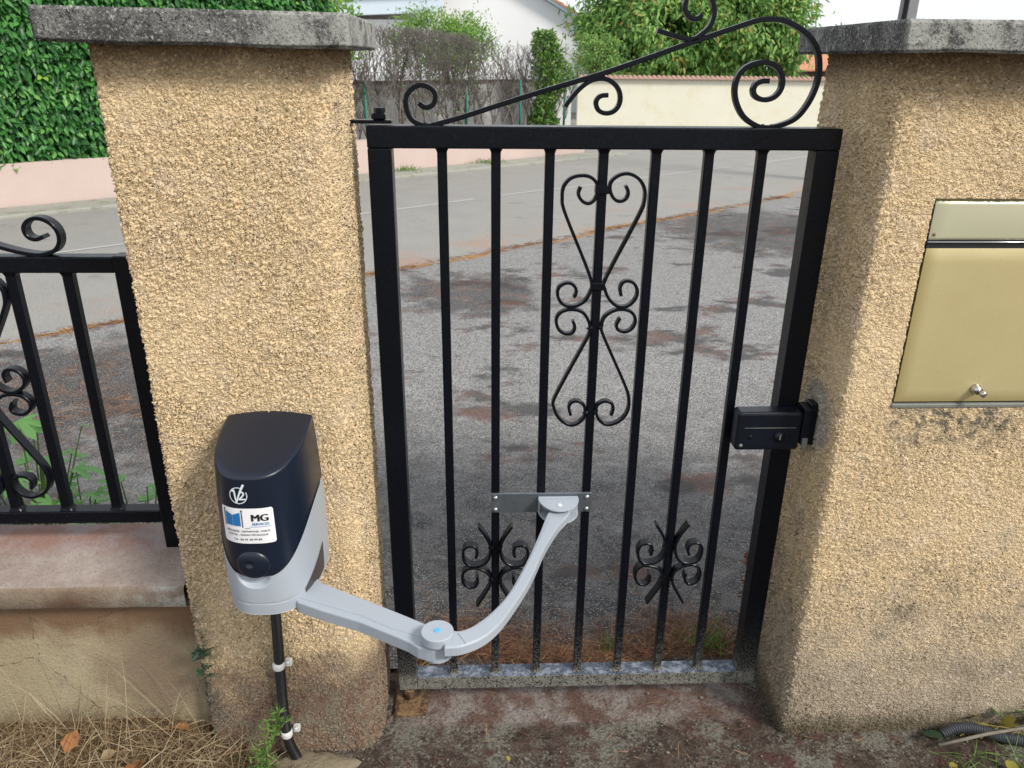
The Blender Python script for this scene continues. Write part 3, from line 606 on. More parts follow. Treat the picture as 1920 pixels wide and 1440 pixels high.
# ================================================================== GATE
CR = {
'crest_long': [(0.109, 1.594), (0.122, 1.585), (0.138, 1.59), (0.144, 1.606), (0.137, 1.621), (0.115, 1.629), (0.096, 1.621), (0.083, 1.604), (0.084, 1.579), (0.094, 1.56), (0.113, 1.551), (0.13, 1.549), (0.149, 1.554), (0.205, 1.569), (0.315, 1.604), (0.425, 1.636), (0.497, 1.657), (0.572, 1.682), (0.647, 1.708), (0.668, 1.715), (0.716, 1.731), (0.754, 1.743), (0.791, 1.755), (0.813, 1.758), (0.845, 1.757), (0.877, 1.745), (0.908, 1.725), (0.928, 1.697), (0.936, 1.66), (0.933, 1.628), (0.92, 1.595), (0.897, 1.566), (0.857, 1.552), (0.838, 1.550), (0.817, 1.554), (0.786, 1.573), (0.766, 1.608), (0.764, 1.641), (0.775, 1.663), (0.798, 1.675), (0.824, 1.678), (0.848, 1.668), (0.86, 1.649), (0.861, 1.628), (0.849, 1.611), (0.828, 1.605), (0.809, 1.611), (0.802, 1.623), (0.806, 1.636), (0.819, 1.642), (0.833, 1.642)],
'crest_up': [(0.592, 1.735), (0.623, 1.727), (0.652, 1.72), (0.667, 1.72), (0.679, 1.726), (0.698, 1.743), (0.705, 1.765), (0.701, 1.785), (0.689, 1.801), (0.667, 1.807), (0.649, 1.798), (0.644, 1.78), (0.648, 1.767), (0.66, 1.757), (0.673, 1.758), (0.68, 1.765)],
'crest_low': [(0.411, 1.589), (0.433, 1.617), (0.457, 1.637), (0.479, 1.644), (0.501, 1.641), (0.521, 1.624), (0.526, 1.6), (0.516, 1.582), (0.498, 1.576), (0.481, 1.582), (0.475, 1.598), (0.483, 1.61), (0.5, 1.612)],
'ur': [(0.548, 1.429), (0.555, 1.416), (0.552, 1.402), (0.539, 1.395), (0.525, 1.4), (0.515, 1.418), (0.516, 1.437), (0.533, 1.451), (0.555, 1.454), (0.578, 1.442), (0.591, 1.42), (0.591, 1.394), (0.582, 1.364), (0.516, 1.224), (0.515, 1.203), (0.524, 1.178), (0.546, 1.158), (0.57, 1.158), (0.588, 1.176), (0.59, 1.198), (0.578, 1.215), (0.559, 1.217), (0.55, 1.202), (0.554, 1.183)],
'ul': [(0.451, 1.426), (0.446, 1.411), (0.455, 1.396), (0.469, 1.39), (0.482, 1.398), (0.488, 1.413), (0.487, 1.431), (0.473, 1.446), (0.452, 1.45), (0.428, 1.444), (0.413, 1.424), (0.412, 1.4), (0.419, 1.368), (0.483, 1.224), (0.483, 1.195), (0.472, 1.171), (0.449, 1.158), (0.424, 1.161), (0.41, 1.178), (0.409, 1.2), (0.423, 1.212), (0.439, 1.212), (0.45, 1.2), (0.45, 1.186), (0.445, 1.18)],
'll': [(0.445, 1.124), (0.451, 1.109), (0.446, 1.094), (0.429, 1.092), (0.412, 1.104), (0.407, 1.129), (0.42, 1.146), (0.444, 1.151), (0.468, 1.144), (0.483, 1.121), (0.486, 1.098), (0.476, 1.071), (0.41, 0.934), (0.408, 0.907), (0.419, 0.879), (0.445, 0.858), (0.468, 0.862), (0.484, 0.881), (0.483, 0.906), (0.47, 0.92), (0.453, 0.92), (0.444, 0.906), (0.45, 0.884)],
'lr': [(0.555, 1.13), (0.547, 1.113), (0.552, 1.101), (0.569, 1.096), (0.586, 1.106), (0.591, 1.128), (0.578, 1.146), (0.556, 1.151), (0.535, 1.146), (0.517, 1.131), (0.513, 1.111), (0.516, 1.091), (0.576, 0.965), (0.589, 0.927), (0.588, 0.894), (0.572, 0.869), (0.544, 0.857), (0.523, 0.867), (0.511, 0.889), (0.513, 0.911), (0.531, 0.921), (0.549, 0.914), (0.552, 0.897), (0.548, 0.883)],
'sul': [(0.217, 0.482), (0.221, 0.494), (0.22, 0.506), (0.213, 0.516), (0.196, 0.517), (0.185, 0.505), (0.184, 0.484), (0.191, 0.463), (0.208, 0.455), (0.228, 0.457), (0.246, 0.469), (0.254, 0.49), (0.255, 0.514), (0.249, 0.534), (0.238, 0.555), (0.225, 0.575)],
'sll': [(0.218, 0.423), (0.222, 0.409), (0.215, 0.391), (0.199, 0.389), (0.184, 0.401), (0.181, 0.422), (0.186, 0.439), (0.202, 0.450), (0.225, 0.447), (0.246, 0.435), (0.255, 0.417), (0.253, 0.392), (0.243, 0.371), (0.219, 0.328)],
}
gate = thing('garden_gate', (0.5, 0.02, 0.05), 'black wrought iron pedestrian gate between the two sand coloured pillars', 'gate')
box('stile', (0.0, 0.0, 0.05), (0.05, 0.05, 1.505), 'paint', gate, 0.003, 2)
box('stile', (0.95, 0.0, 0.05), (1.0, 0.05, 1.505), 'paint', gate, 0.003, 2)
box('top_rail', (0.0, -0.0015, 1.505), (1.0, 0.0515, 1.55), 'paint', gate, 0.003, 2)
box('bottom_rail', (0.05, 0.001, 0.050), (0.95, 0.049, 0.093), 'paint', gate, 0.003, 2)
BX = [0.154, 0.268, 0.383, 0.498, 0.611, 0.725, 0.840]
def bar_mesh(name, z0, z1, w, d, flare=0.005):
    rows = [(z0, flare), (z0 + 0.005, flare * .35), (z0 + 0.010, 0), (z1 - 0.010, 0), (z1 - 0.005, flare * .35), (z1, flare)]
    V = []; b = 0.0022
    for z, f in rows:
        a, e = w / 2 + f, d / 2 + f * .6
        V += [(-a + b, -e, z), (a - b, -e, z), (a, -e + b, z), (a, e - b, z), (a - b, e, z), (-a + b, e, z), (-a, e - b, z), (-a, -e + b, z)]
    F = [(i * 8 + k, i * 8 + (k + 1) % 8, (i + 1) * 8 + (k + 1) % 8, (i + 1) * 8 + k) for i in range(5) for k in range(8)]
    return mesh_np(name, V, F)
bme = bar_mesh('bar', 0.0925, 1.5055, 0.0205, 0.0205)
for i, x in enumerate(BX):
    o = link('bar', bme, 'paint', gate); o.location = (x, 0.0245, 0)
for key in ('crest_long', 'crest_up', 'crest_low'):
    link('crest_scroll', strip_mesh('crest_scroll', CR[key], 0.010, 0.027, 0.0100 if key == 'crest_long' else 0.0090), 'paint', gate)
for key in ('ul', 'ur', 'll', 'lr'):
    link('heart_scroll', strip_mesh('heart_scroll', CR[key], 0.011, 0.027, 0.0070), 'paint', gate)
for z in (1.42, 1.205):
    box('collar', (0.4825, 0.0095, z - 0.009), (0.5135, 0.030, z + 0.009), 'paint', gate, 0.002)
def mirror(path, cx): return [(2 * cx - a, b) for a, b in path]
rose = []
for k, path in enumerate([CR['sul'], mirror(CR['sul'], 0.268), CR['sll'], mirror(CR['sll'], 0.268)]):
    me = strip_mesh('rosette_scroll', path, 0.004, 0.029, 0.0065); rose.append(me)
    link('rosette_scroll', me, 'paint', gate)
for me in rose:
    o = link('rosette_scroll', me, 'paint', gate); o.location.x += 0.457
def weld_mesh():
    bm = bmesh.new(); bmesh.ops.create_icosphere(bm, subdivisions=2, radius=1)
    for v in bm.verts: v.co = Vector((v.co.x * .0075, v.co.y * .0065, v.co.z * .0055)) * (1 + .25 * math.sin(v.co.x * 5 + v.co.z * 7))
    me = bpy.data.meshes.new('weld_bead'); bm.to_mesh(me); bm.free(); return me
wme = weld_mesh()
for x, y, z in [(.118, .022, 1.5505), (.136, .019, 1.5505), (.832, .022, 1.5510), (.850, .019, 1.5510), (.660, .019, 1.7165), (.672, .018, 1.719), (.468, .018, 1.6425), (.485, .018, 1.6450), (.2565, .018, .505), (.2800, .018, .508), (.2570, .018, .405), (.2795, .018, .402), (.7135, .018, .505), (.7370, .018, .508), (.7140, .018, .405), (.7365, .018, .402), (.4865, .016, .890), (.5095, .016, .893), (.4865, .016, 1.105), (.5100, .016, 1.108)]:
    o = link('weld_bead', wme, 'paint', gate, True); o.location = (x, y, z)
# lock case on the right stile
def rounded_rect(x0, x1, z0, z1, r, n=6):
    out = []
    for cx, cz, a in ((x1 - r, z1 - r, 0), (x0 + r, z1 - r, 90), (x0 + r, z0 + r, 180), (x1 - r, z0 + r, 270)):
        out += arc((cx, cz), r, a, a + 90, n)
    return out
def slab_xz(name, poly, y0, y1, mat, parent, bev=0.0, seg=2):
    bm = bmesh.new(); f = bm.faces.new([bm.verts.new((x, y1, z)) for x, z in poly])
    r = bmesh.ops.extrude_face_region(bm, geom=[f])
    for v in r['geom']:
        if isinstance(v, bmesh.types.BMVert): v.co.y = y0
    bmesh.ops.recalc_face_normals(bm, faces=bm.faces[:])
    if bev:
        es = [e for e in bm.edges if all(abs(q.co.y - y0) < 1e-6 for q in e.verts)]
        bmesh.ops.bevel(bm, geom=es, offset=bev, segments=seg, affect='EDGES', profile=0.5)
    me = bpy.data.meshes.new(name); bm.to_mesh(me); bm.free(); return link(name, me, mat, parent)
lc = slab_xz('lock_case', rounded_rect(0.842, 0.998, 0.812, 0.912, 0.009), -0.040, -0.0022, 'lockblk', gate, 0.007, 3)
tube('trim_line', [(0.860, -0.0403, 0.872), (0.985, -0.0403, 0.872)], 0.0009, 'greypaint', lc, 6)
lathe('lock_cylinder', [(0.013, 0), (0.013, 0.003), (0.009, 0.004), (0.009, 0.006)], (0.947, -0.0398, 0.848), (0, -1, 0), 'lockblk', lc)
box('keyhole', (0.9455, -0.0463, 0.843), (0.9485, -0.0450, 0.853), 'greypaint', lc)
lathe('rivet', [(0.005, 0), (0.004, 0.002), (0.001, 0.003)], (0.856, -0.0395, 0.826), (0, -1, 0), 'greypaint', lc, 12)
lathe('rivet', [(0.006, 0), (0.005, 0.0012), (0.002, 0.0015)], (0.877, -0.0398, 0.848), (0, -1, 0), 'lockblk', lc, 16)
# keeper on the wall
kp = thing('lock_keeper', (1.03, -0.02, 0.81), 'black steel lock keeper fixed to the wall beside the gate lock', 'lock keeper')
slab_xz('keeper_case', rounded_rect(1.002, 1.0215, 0.822, 0.918, 0.005), -0.034, 0.010, 'lockblk', kp, 0.004)
slab_xz('latch_tab', rounded_rect(1.006, 1.019, 0.812, 0.842, 0.002), -0.039, -0.0345, 'greypaint', kp, 0.001)
box('fixing_plate', (1.0217, -0.022, 0.816), (1.041, 0.014, 0.924), 'lockblk', kp, 0.002)
# hinge at the top left, rusty pivot at the bottom
hg = box('hinge_strap', (-0.052, 0.012, 1.553), (0.052, 0.040, 1.560), 'paint', lp, 0.0015)
box('socket', (0.012, 0.008, 1.5605), (0.040, 0.034, 1.574), 'paint', hg, 0.003)
lathe('nut', [(0.012, 0), (0.012, 0.008), (0.010, 0.010)], (0.027, 0.021, 1.5745), (0, 0, 1), 'paint', hg, 6, False)
pv = thing('pivot_block', (0.03, 0.01, 0), 'rusty iron ground pivot under the left stile of the gate', 'gate pivot')
box('block', (-0.016, -0.046, -0.03), (0.080, 0.062, 0.010), 'rust', pv, 0.012, 3)
lathe('pin', [(0.018, 0), (0.018, 0.037), (0.014, 0.0385)], (0.025, 0.022, 0.0102), (0, 0, 1), 'rust', pv, 16)

# ================================================================== FENCE ON THE LOW WALL
fe = thing('railing', (-1.05, 0.02, 0.55), 'black iron railing standing on the low wall left of the pillar', 'railing')
FX0 = -1.80
box('top_rail', (FX0, -0.001, 1.240), (-0.562, 0.036, 1.276), 'paint', fe, 0.003, 2)
box('bottom_rail', (FX0, -0.001, 0.606), (-0.562, 0.036, 0.640), 'paint', fe, 0.003, 2)
box('post', (-0.562, -0.003, 0.530), (-0.520, 0.039, 1.278), 'paint', fe, 0.003, 2)
fb = bar_mesh('fence_bar', 0.6395, 1.2405, 0.0225, 0.0225)
for k in range(9):
    o = link('bar', fb, 'paint', fe); o.location = (-0.670 - 0.122 * k, 0.018, 0)
FC = -0.914
for key in ('ul', 'ur', 'll', 'lr'):
    path = [(FC + (a - 0.4985) * 1.10, 0.955 + (b - 1.153) * 0.93) for a, b in CR[key]]
    me = strip_mesh('heart_scroll', path, 0.000, 0.024, 0.0075)
    link('heart_scroll', me, 'paint', fe)
    o = link('heart_scroll', me, 'paint', fe); o.location.x -= 0.488
for x in (FC, FC - 0.488):
    for z in (1.205, 1.003): box('collar', (x - 0.0155, -0.001, z - 0.008), (x + 0.0155, 0.024, z + 0.008), 'paint', fe, 0.002)
crest = [(-0.7, 1.319), (-0.717, 1.312), (-0.734, 1.318), (-0.739, 1.337), (-0.726, 1.353), (-0.705, 1.358), (-0.684, 1.35), (-0.67, 1.332), (-0.669, 1.309), (-0.681, 1.29), (-0.702, 1.281), (-0.725, 1.279), (-0.76, 1.285), (-0.802, 1.297), (-0.90, 1.330), (-1.02, 1.375), (-1.12, 1.41), (-1.2, 1.41), (-1.26, 1.37), (-1.24, 1.31), (-1.19, 1.29), (-1.16, 1.32)]
link('crest_scroll', strip_mesh('crest_scroll', crest, 0.003, 0.030, 0.0085), 'paint', fe)

# low wall
lw = thing('low_wall', (-1.2, 0, 0), 'low plastered wall with stained pink coping under the iron railing', 'wall')
def grid_slab(name, corner_fn, nu, nv, mat, parent):
    V = [corner_fn(i / (nu - 1), j / (nv - 1)) for i in range(nu) for j in range(nv)]
    return link(name, mesh_np(name, V, grid_faces(nu, nv)), mat, parent, True)
prof = [(-0.10, 0.452), (-0.128, 0.449), (-0.131, 0.452), (-0.131, 0.500), (-0.127, 0.506), (-0.11, 0.511), (-0.05, 0.523), (0.0, 0.535), (0.03, 0.545), (0.05, 0.5465), (0.10, 0.541), (0.115, 0.530), (0.115, 0.45)]
xs2 = np.arange(-2.4, -0.4609, 0.02); V = []
from mathutils import noise as mn
for x in xs2:
    for y, z in prof:
        V.append((x, y + 0.002 * mn.noise((x * 9, y * 30, z * 30)), z + 0.0025 * mn.noise((x * 8, y * 20, 3)) + 0.012 * (x + .47) * -1 * 0))
link('coping', mesh_np('coping', V, grid_faces(len(xs2), len(prof))), 'coping', lw)
box('wall_body', (-2.4, -0.10, -0.05), (-0.461, 0.09, 0.453), 'lowwall', lw)

# ================================================================== GATE OPENER
op = thing('gate_opener', (-0.22, -0.15, 0.6), 'grey and black electric gate opener with jointed arm on the left pillar', 'gate opener')
BC, BA, BB, BY = -0.2175, 0.0985, 0.206, -0.164
def bscale(z):
    if z > 0.78: return 1 - 0.085 * ((z - 0.78) / 0.19) ** 2
    if z < 0.69: return 1 - 0.038 * ((0.69 - z) / 0.09) ** 2
    return 1.0
def outl(phi, z, off=0.0):
    s = bscale(z); e = 2 / 2.75
    cx, sx = math.cos(phi), math.sin(phi)
    x = (BA * s + off) * math.copysign(abs(cx) ** e, cx); y = -(BB * (0.55 + 0.45 * s) + off) * abs(sx) ** e
    return (BC + x, BY + y)
PH = np.linspace(0, math.pi, 97)
def ztop(phi):
    x, y = outl(phi, 0.93); return 0.972 + 0.20 * (y - BY)
def zb(phi): return 0.708 + 0.110 * abs(math.cos(phi)) ** 2.4 + 0.006 * math.cos(phi)
ZLO = 0.613
# black cover
V = []; rows = 44
for p in PH:
    zt, z0 = ztop(p), zb(p)
    for j in range(rows):
        z = z0 + (zt - 0.004 - z0) * j / (rows - 1)
        x, y = outl(p, z); V.append((x, y, z))
F = [tuple(f) for f in grid_faces(len(PH), rows)]
side_n = len(V)
cxy = (BC, BY)
inner = [(0.9985, 0.0, 0.0012), (0.993, 0.0, 0.0030), (0.982, 0.0, 0.0044)] + [(1 - 0.975 * t, 0, 0.0046 + 0.010 * math.sin(t * math.pi / 2)) for t in (0.1, 0.25, 0.45, 0.65, 0.85, 1.0)]
ring_rows = len(inner) + 1
V2 = []
for p in PH:
    zt = ztop(p); x, y = outl(p, zt)
    V2.append((x, y, zt - 0.004))
    for s, _, dz in inner:
        xx, yy = cxy[0] + (x - cxy[0]) * s, cxy[1] + (y - cxy[1]) * s
        V2.append((xx, yy, 0.972 + 0.20 * (yy - BY) - 0.004 + dz))
F += [tuple(int(q) + side_n for q in f) for f in grid_faces(len(PH), ring_rows)]
cover = link('cover', mesh_np('cover', V + V2, F), 'blackpl', op, True)
# grey base with thumb recess under the knob
V = []; rows = 60
for p in PH:
    z1 = zb(p) - 0.0006
    for j in range(rows):
        z = ZLO + (z1 - ZLO) * j / (rows - 1)
        off = 0.0016
        x, y = outl(p, z, off)
        d = math.hypot(x - (-0.228), (z - 0.716) * 1.0)
        if d < 0.036 and y < -0.25:
            k = min(1, (0.036 - d) / 0.006); k = k * k * (3 - 2 * k); y += 0.010 * k * (0.4 + 0.6 * min(1, max(0, (0.72 - z) / 0.03)))
        if abs(z - 0.6415) < 0.0012: y += 0.0012
        V.append((x, y, z))
F = [tuple(f) for f in grid_faces(len(PH), rows)]
k0 = len(V); V.append((BC, -0.22, ZLO))
F += [(i * rows, (i + 1) * rows, k0) for i in range(len(PH) - 1)]
basem = link('housing', mesh_np('housing', V, F), 'greypl', op, True)
box('back_plate', (-0.308, -0.166, 0.62), (-0.126, -0.140, 0.93), 'greypl', op, 0.004)
# surface mapping for print on the front
tab = []; ss = 0; prev = None
for k in range(1201):
    ph = math.pi * k / 1200; x, y = outl(ph, 0.78)
    if prev: ss += math.hypot(x - prev[0], y - prev[1])
    prev = (x, y); tab.append((ss, ph))
s_mid = next(t[0] for t in tab if outl(t[1], 0.78)[0] <= -0.2265)
tabs = np.array(tab)
def onbox(a, z, off=0.0006):
    """a: metres to the right of the print centre line"""
    ph = float(np.interp(s_mid - a, tabs[:, 0], tabs[:, 1])); x, y = outl(ph, z, off); return (x, y, z)
def map_mesh(name, pts2, faces, mat, parent, off): return link(name, mesh_np(name, [onbox(a, z, off) for a, z in pts2], faces), mat, parent)
def patch(name, a0, a1, z0, z1, mat, parent, off, r=0.0, n=28, skew=None):
    P = []; nz = 14
    for i in range(n):
        u = i / (n - 1); a = a0 + u * (a1 - a0); e = min(a - a0, a1 - a)
        cut = (r - math.sqrt(max(0, r * r - (r - e) ** 2))) if e < r else 0
        for j in range(nz):
            v = j / (nz - 1); lo, hi = z0 + cut, z1 - cut
            if skew: lo, hi = skew(u, lo, hi)
            P.append((a, lo + v * (hi - lo)))
    return map_mesh(name, P, grid_faces(n, nz), mat, parent, off)
def text_print(body, size, a, z, mat, parent, off, bold=0.0, xs=1.0, name='lettering'):
    cu = bpy.data.curves.new('t', 'FONT'); cu.body = body; cu.size = size; cu.align_x = 'CENTER'; cu.resolution_u = 3
    to = bpy.data.objects.new('t', cu); COL.objects.link(to)
    dg = bpy.context.evaluated_depsgraph_get(); me = bpy.data.meshes.new_from_object(to.evaluated_get(dg))
    P = []; F = []; A_ = []; nv = len(me.vertices)
    for c, dx in enumerate((0,) if not bold else (-bold, 0, bold)):
        for v in me.vertices: P.append((a + v.co.x * xs + dx, z + v.co.y, off + c * 0.00008))
        F += [tuple(i + c * nv for i in p.vertices) for p in me.polygons]
    bpy.data.objects.remove(to); bpy.data.curves.remove(cu); bpy.data.meshes.remove(me)
    return link(name, mesh_np(name, [onbox(a_, z_, o_) for a_, z_, o_ in P], F), mat, parent)
stk = patch('sticker', -0.0565, 0.0535, 0.78800, 0.86700, 'sticker', op, 0.0005, 0.004, 44)
text_print('MG', 0.0215, 0.0265, 0.83900, 'ink', stk, 0.0012, 0.0012, 1.06)
text_print('SERVICES', 0.0078, 0.027, 0.83000, 'blue', stk, 0.0012, 0.0002, 1.05)
patch('underline', 0.005, 0.047, 0.82600, 0.82680, 'blue', stk, 0.0011)
patch('underline', -0.004, 0.006, 0.82250, 0.82350, 'ink', stk, 0.0012)
text_print('SERRURERIE - DEPANNAGE - PORTE', 0.0054, -0.001, 0.81450, 'ink', stk, 0.0012, 0.00004, 1.03)
text_print('PORTAIL - RIDEAU METALLIQUE', 0.0054, -0.001, 0.80650, 'ink', stk, 0.0012, 0.00004, 1.03)
text_print('Tel : 06 47 38 99 83', 0.0066, -0.002, 0.79550, 'ink', stk, 0.0012, 0.00008, 1.05)
patch('gate_emblem', -0.0445, -0.0285, 0.82750, 0.85800, 'blue', stk, 0.0010, 0, 8, lambda u, lo, hi: (lo, hi - 0.006 * u))
patch('gate_emblem', -0.0275, -0.0115, 0.82750, 0.85800, 'blue', stk, 0.0010, 0, 8, lambda u, lo, hi: (lo, hi - 0.006 * (1 - u)))
for a in (-0.0475, -0.0080):
    patch('emblem_post', a - 0.0009, a + 0.0011, 0.82500, 0.86350, 'ink', stk, 0.0012)
    patch('emblem_post', a - 0.0020, a + 0.0022, 0.86050, 0.86250, 'ink', stk, 0.0012)
# maker's ringed emblem above the sticker
def pen(name, pts, wdt, mat, parent, off=0.0008):
    P = smooth_path(catmull(pts, 6), 1); T = np.gradient(P, axis=0); T /= np.linalg.norm(T, axis=1)[:, None] + 1e-9
    N = np.stack([-T[:, 1], T[:, 0]], 1); W = np.broadcast_to(wdt, len(P)) if not callable(wdt) else np.array([wdt(t) for t in np.linspace(0, 1, len(P))])
    Q = []
    for p, nn, ww in zip(P, N, W): Q += [tuple(p + nn * ww / 2), tuple(p - nn * ww / 2)]
    F = [(2 * i, 2 * i + 1, 2 * i + 3, 2 * i + 2) for i in range(len(P) - 1)]
    return map_mesh(name, Q, F, mat, parent, off)
ec, ez = -0.0105, 0.8950
emb = pen('emblem', [(ec + 0.0175 * math.cos(math.radians(t)), ez + 0.0170 * math.sin(math.radians(t))) for t in range(70, 388, 15)], 0.0017, 'silver', op)
pen('stroke', [(ec - 0.0125, ez + 0.0085), (ec - 0.008, ez + 0.0115), (ec - 0.0065, ez), (ec - 0.004, ez - 0.0155)], 0.0036, 'silver', emb, 0.0010)
pen('stroke', [(ec - 0.004, ez - 0.0155), (ec + 0.003, ez + 0.005), (ec + 0.0125, ez + 0.024)], lambda t: 0.0026 + 0.002 * t, 'silver', emb, 0.0012)
pen('stroke', [(ec + 0.002, ez + 0.003), (ec + 0.007, ez + 0.0085), (ec + 0.0115, ez + 0.005), (ec + 0.008, ez - 0.0015), (ec + 0.002, ez - 0.0075), (ec + 0.0065, ez - 0.0075), (ec + 0.0145, ez - 0.0072)], 0.003, 'silver', emb, 0.0014)
# release knob: round lens with a dimple
V = []; nr, na = 22, 40; kc = (0.002, 0.7375)
for i in range(nr):
    r = 0.0345 * i / (nr - 1)
    for j in range(na):
        a = 2 * math.pi * j / na; aa, zz = kc[0] + r * math.cos(a), kc[1] + r * 0.92 * math.sin(a)
        bulge = 0.0085 * math.sqrt(max(0, 1 - (r / 0.0345) ** 2)) + 0.001
        dd = math.hypot(aa + 0.002, zz - (kc[1] + 0.006)); bulge -= 0.0042 * max(0, 1 - (dd / 0.0085) ** 2)
        V.append(onbox(aa, zz, bulge))
F = [(i * na + j, i * na + (j + 1) % na, (i + 1) * na + (j + 1) % na, (i + 1) * na + j) for i in range(nr - 1) for j in range(na)]
link('release_knob', mesh_np('release_knob', V, F), 'blackpl', op, True)
# small raised wing mark on top of the cover
V = []; F = []
for dy, x0, x1 in ((0.0, -0.262, -0.190), (0.006, -0.255, -0.205), (-0.008, -0.250, -0.195)):
    y = BY - 0.05 - dy
    tube_data([(x0, y, 0.973 + 0.20 * (y - BY) + 0.0032), (x1, y, 0.973 + 0.20 * (y - BY) + 0.0032)], 0.0009, 6, V, F)
link('raised_mark', mesh_np('raised_mark', V, F), 'blackpl', cover)
# dark patch on the shell, painting the shade of the slot where the arm comes out
P = []
for i in range(14):
    ph = math.radians(10 + 34 * i / 13)
    for z in np.linspace(0.624, 0.694 - 0.050 * (i / 13), 6): x, y = outl(ph, z, 0.0026); P.append((x, y, z))
link('arm_slot_shade', mesh_np('arm_slot_shade', P, grid_faces(14, 6)), 'slotshade', op, True)
# arms
A1 = [(-0.1201, -0.2826), (-0.0275, -0.3396), (0.0529, -0.3874), (0.1241, -0.4332), (0.1587, -0.4485), (0.1689, -0.4739), (0.1587, -0.4993), (0.1383, -0.5064), (0.1251, -0.5024), (0.1088, -0.4953), (0.0885, -0.478), (0.0478, -0.4535), (-0.0163, -0.4159), (-0.0977, -0.3793), (-0.1496, -0.3528), (-0.19, -0.31), (-0.19, -0.22), (-0.15, -0.2)]
arm1 = prism('arm', A1, 0.604, 0.631, 'greypl', op, 0.004, 3)
prism('arm_ridge', [(-0.1221, -0.2846), (-0.0275, -0.3416), (0.0529, -0.3894), (0.12, -0.4312), (0.1139, -0.4657), (0.0519, -0.4403), (-0.0143, -0.3996), (-0.0957, -0.363), (-0.1516, -0.3386), (-0.1669, -0.2755)], 0.6311, 0.6328, 'greypl', arm1, 0.0008, 1)
armA = [(0.1497, -0.4588), (0.1758, -0.4718), (0.1929, -0.4728), (0.2179, -0.4578), (0.2521, -0.4196), (0.2892, -0.3584), (0.3303, -0.2541), (0.3665, -0.1447), (0.3855, -0.0795), (0.3966, -0.0444)]
armB = [(0.1618, -0.522), (0.1939, -0.518), (0.23, -0.4989), (0.2601, -0.4668), (0.2912, -0.4127), (0.3364, -0.3143), (0.3775, -0.1958), (0.4157, -0.1096), (0.4407, -0.0694), (0.4527, -0.0393)]
A = catmull(armA, 4); B = catmull(armB, 4)
arm2 = prism('arm', [tuple(p) for p in A] + [(0.430, -0.008)] + [tuple(p) for p in B[::-1]], 0.6305, 0.6515, 'greypl', op, 0.004, 3)
tA = np.array([A[i] * 0.97 + B[i] * 0.03 for i in range(len(A))]); tB = np.array([A[i] * 0.38 + B[i] * 0.62 for i in range(len(A))])
tA2, tB2 = tA[5:-4], np.array([A[i] * (0.38 + 0.42 * max(0, i / len(A) - .1)) + B[i] * (0.62 - 0.42 * max(0, i / len(A) - .1)) for i in range(len(A))])[5:-4]
BB2 = np.array([A[i] * 0.04 + B[i] * 0.96 for i in range(len(A))])[5:-4]
tS = np.array([A[i] * 0.80 + B[i] * 0.20 for i in range(len(A))])[5:-4]
prism('arm_ridge', [tuple(p) for p in tS] + [tuple(p) for p in BB2[::-1]], 0.6516, 0.6530, 'greypl', arm2, 0.0007, 1)
disc('elbow_lower', (0.1455, -0.475), 0.0295, 0.5975, 0.6035, 'greypl', op)
elb = disc('elbow_cap', (0.1462, -0.482), 0.0315, 0.6400, 0.6590, 'greypl', op, 48, 0.002)
disc('elbow_pin', (0.1462, -0.482), 0.0065, 0.6591, 0.6606, 'bluepin', elb, 20, 0.001)
# bracket on the gate bars
mp = box('mounting_plate', (0.257, 0.0075, 0.617), (0.511, 0.0140, 0.672), 'steel', op, 0.001)
for x in (0.268, 0.499):
    for z in (0.627, 0.661):
        lathe('screw', [(0.0058, 0), (0.0058, 0.002), (0.004, 0.004), (0.0015, 0.0048)], (x, 0.0074, z), (0, -1, 0), 'zinc', mp, 14)
semi = [(0.4255 + 0.051 * math.cos(math.radians(a)), 0.001 + 0.062 * math.sin(math.radians(a))) for a in range(180, 361, 10)]
br = box('bracket', (0.3755, 0.001, 0.624), (0.4755, 0.0073, 0.664), 'greypl', op, 0.001)
prism('bracket_plate', semi, 0.6590, 0.6630, 'greypl', br, 0.0012)
prism('bracket_plate', semi, 0.6240, 0.6275, 'greypl', br, 0.0012)
link('bracket_web', strip_mesh('bracket_web', [(0.377, 0.6275), (0.377, 0.64), (0.377, 0.659)], -0.014, 0.001, 0.003), 'greypl', br)
disc('bracket_pin', (0.4255, -0.036), 0.006, 0.6631, 0.6655, 'silver', br, 16, 0.001)

# ================================================================== CONDUIT
cn_ = thing('cable_conduit', (-0.262, -0.168, 0), 'black corrugated cable conduit running down from the gate opener', 'conduit')
def corrugated(name, path, r, pitch, mat, parent, seg=18):
    P = catmull(path, 12); d = np.concatenate([[0], np.cumsum(np.linalg.norm(np.diff(P, axis=0), axis=1))])
    n = int(d[-1] / (pitch / 6)); t = np.linspace(0, d[-1], n)
    Q = np.stack([np.interp(t, d, P[:, k]) for k in range(3)], 1)
    rad = r * (0.86 + 0.20 * np.cos(2 * math.pi * t / pitch))
    V, F = tube_data(Q, list(rad), seg); return link(name, mesh_np(name, V, F), mat, parent, True)
corrugated('pipe', [(-0.253, -0.175, 0.62), (-0.257, -0.172, 0.46), (-0.264, -0.170, 0.31), (-0.268, -0.172, 0.18), (-0.266, -0.178, 0.09), (-0.258, -0.184, 0.05), (-0.248, -0.186, 0.02), (-0.240, -0.18, -0.02)], 0.0120, 0.0060, 'conduit', cn_)
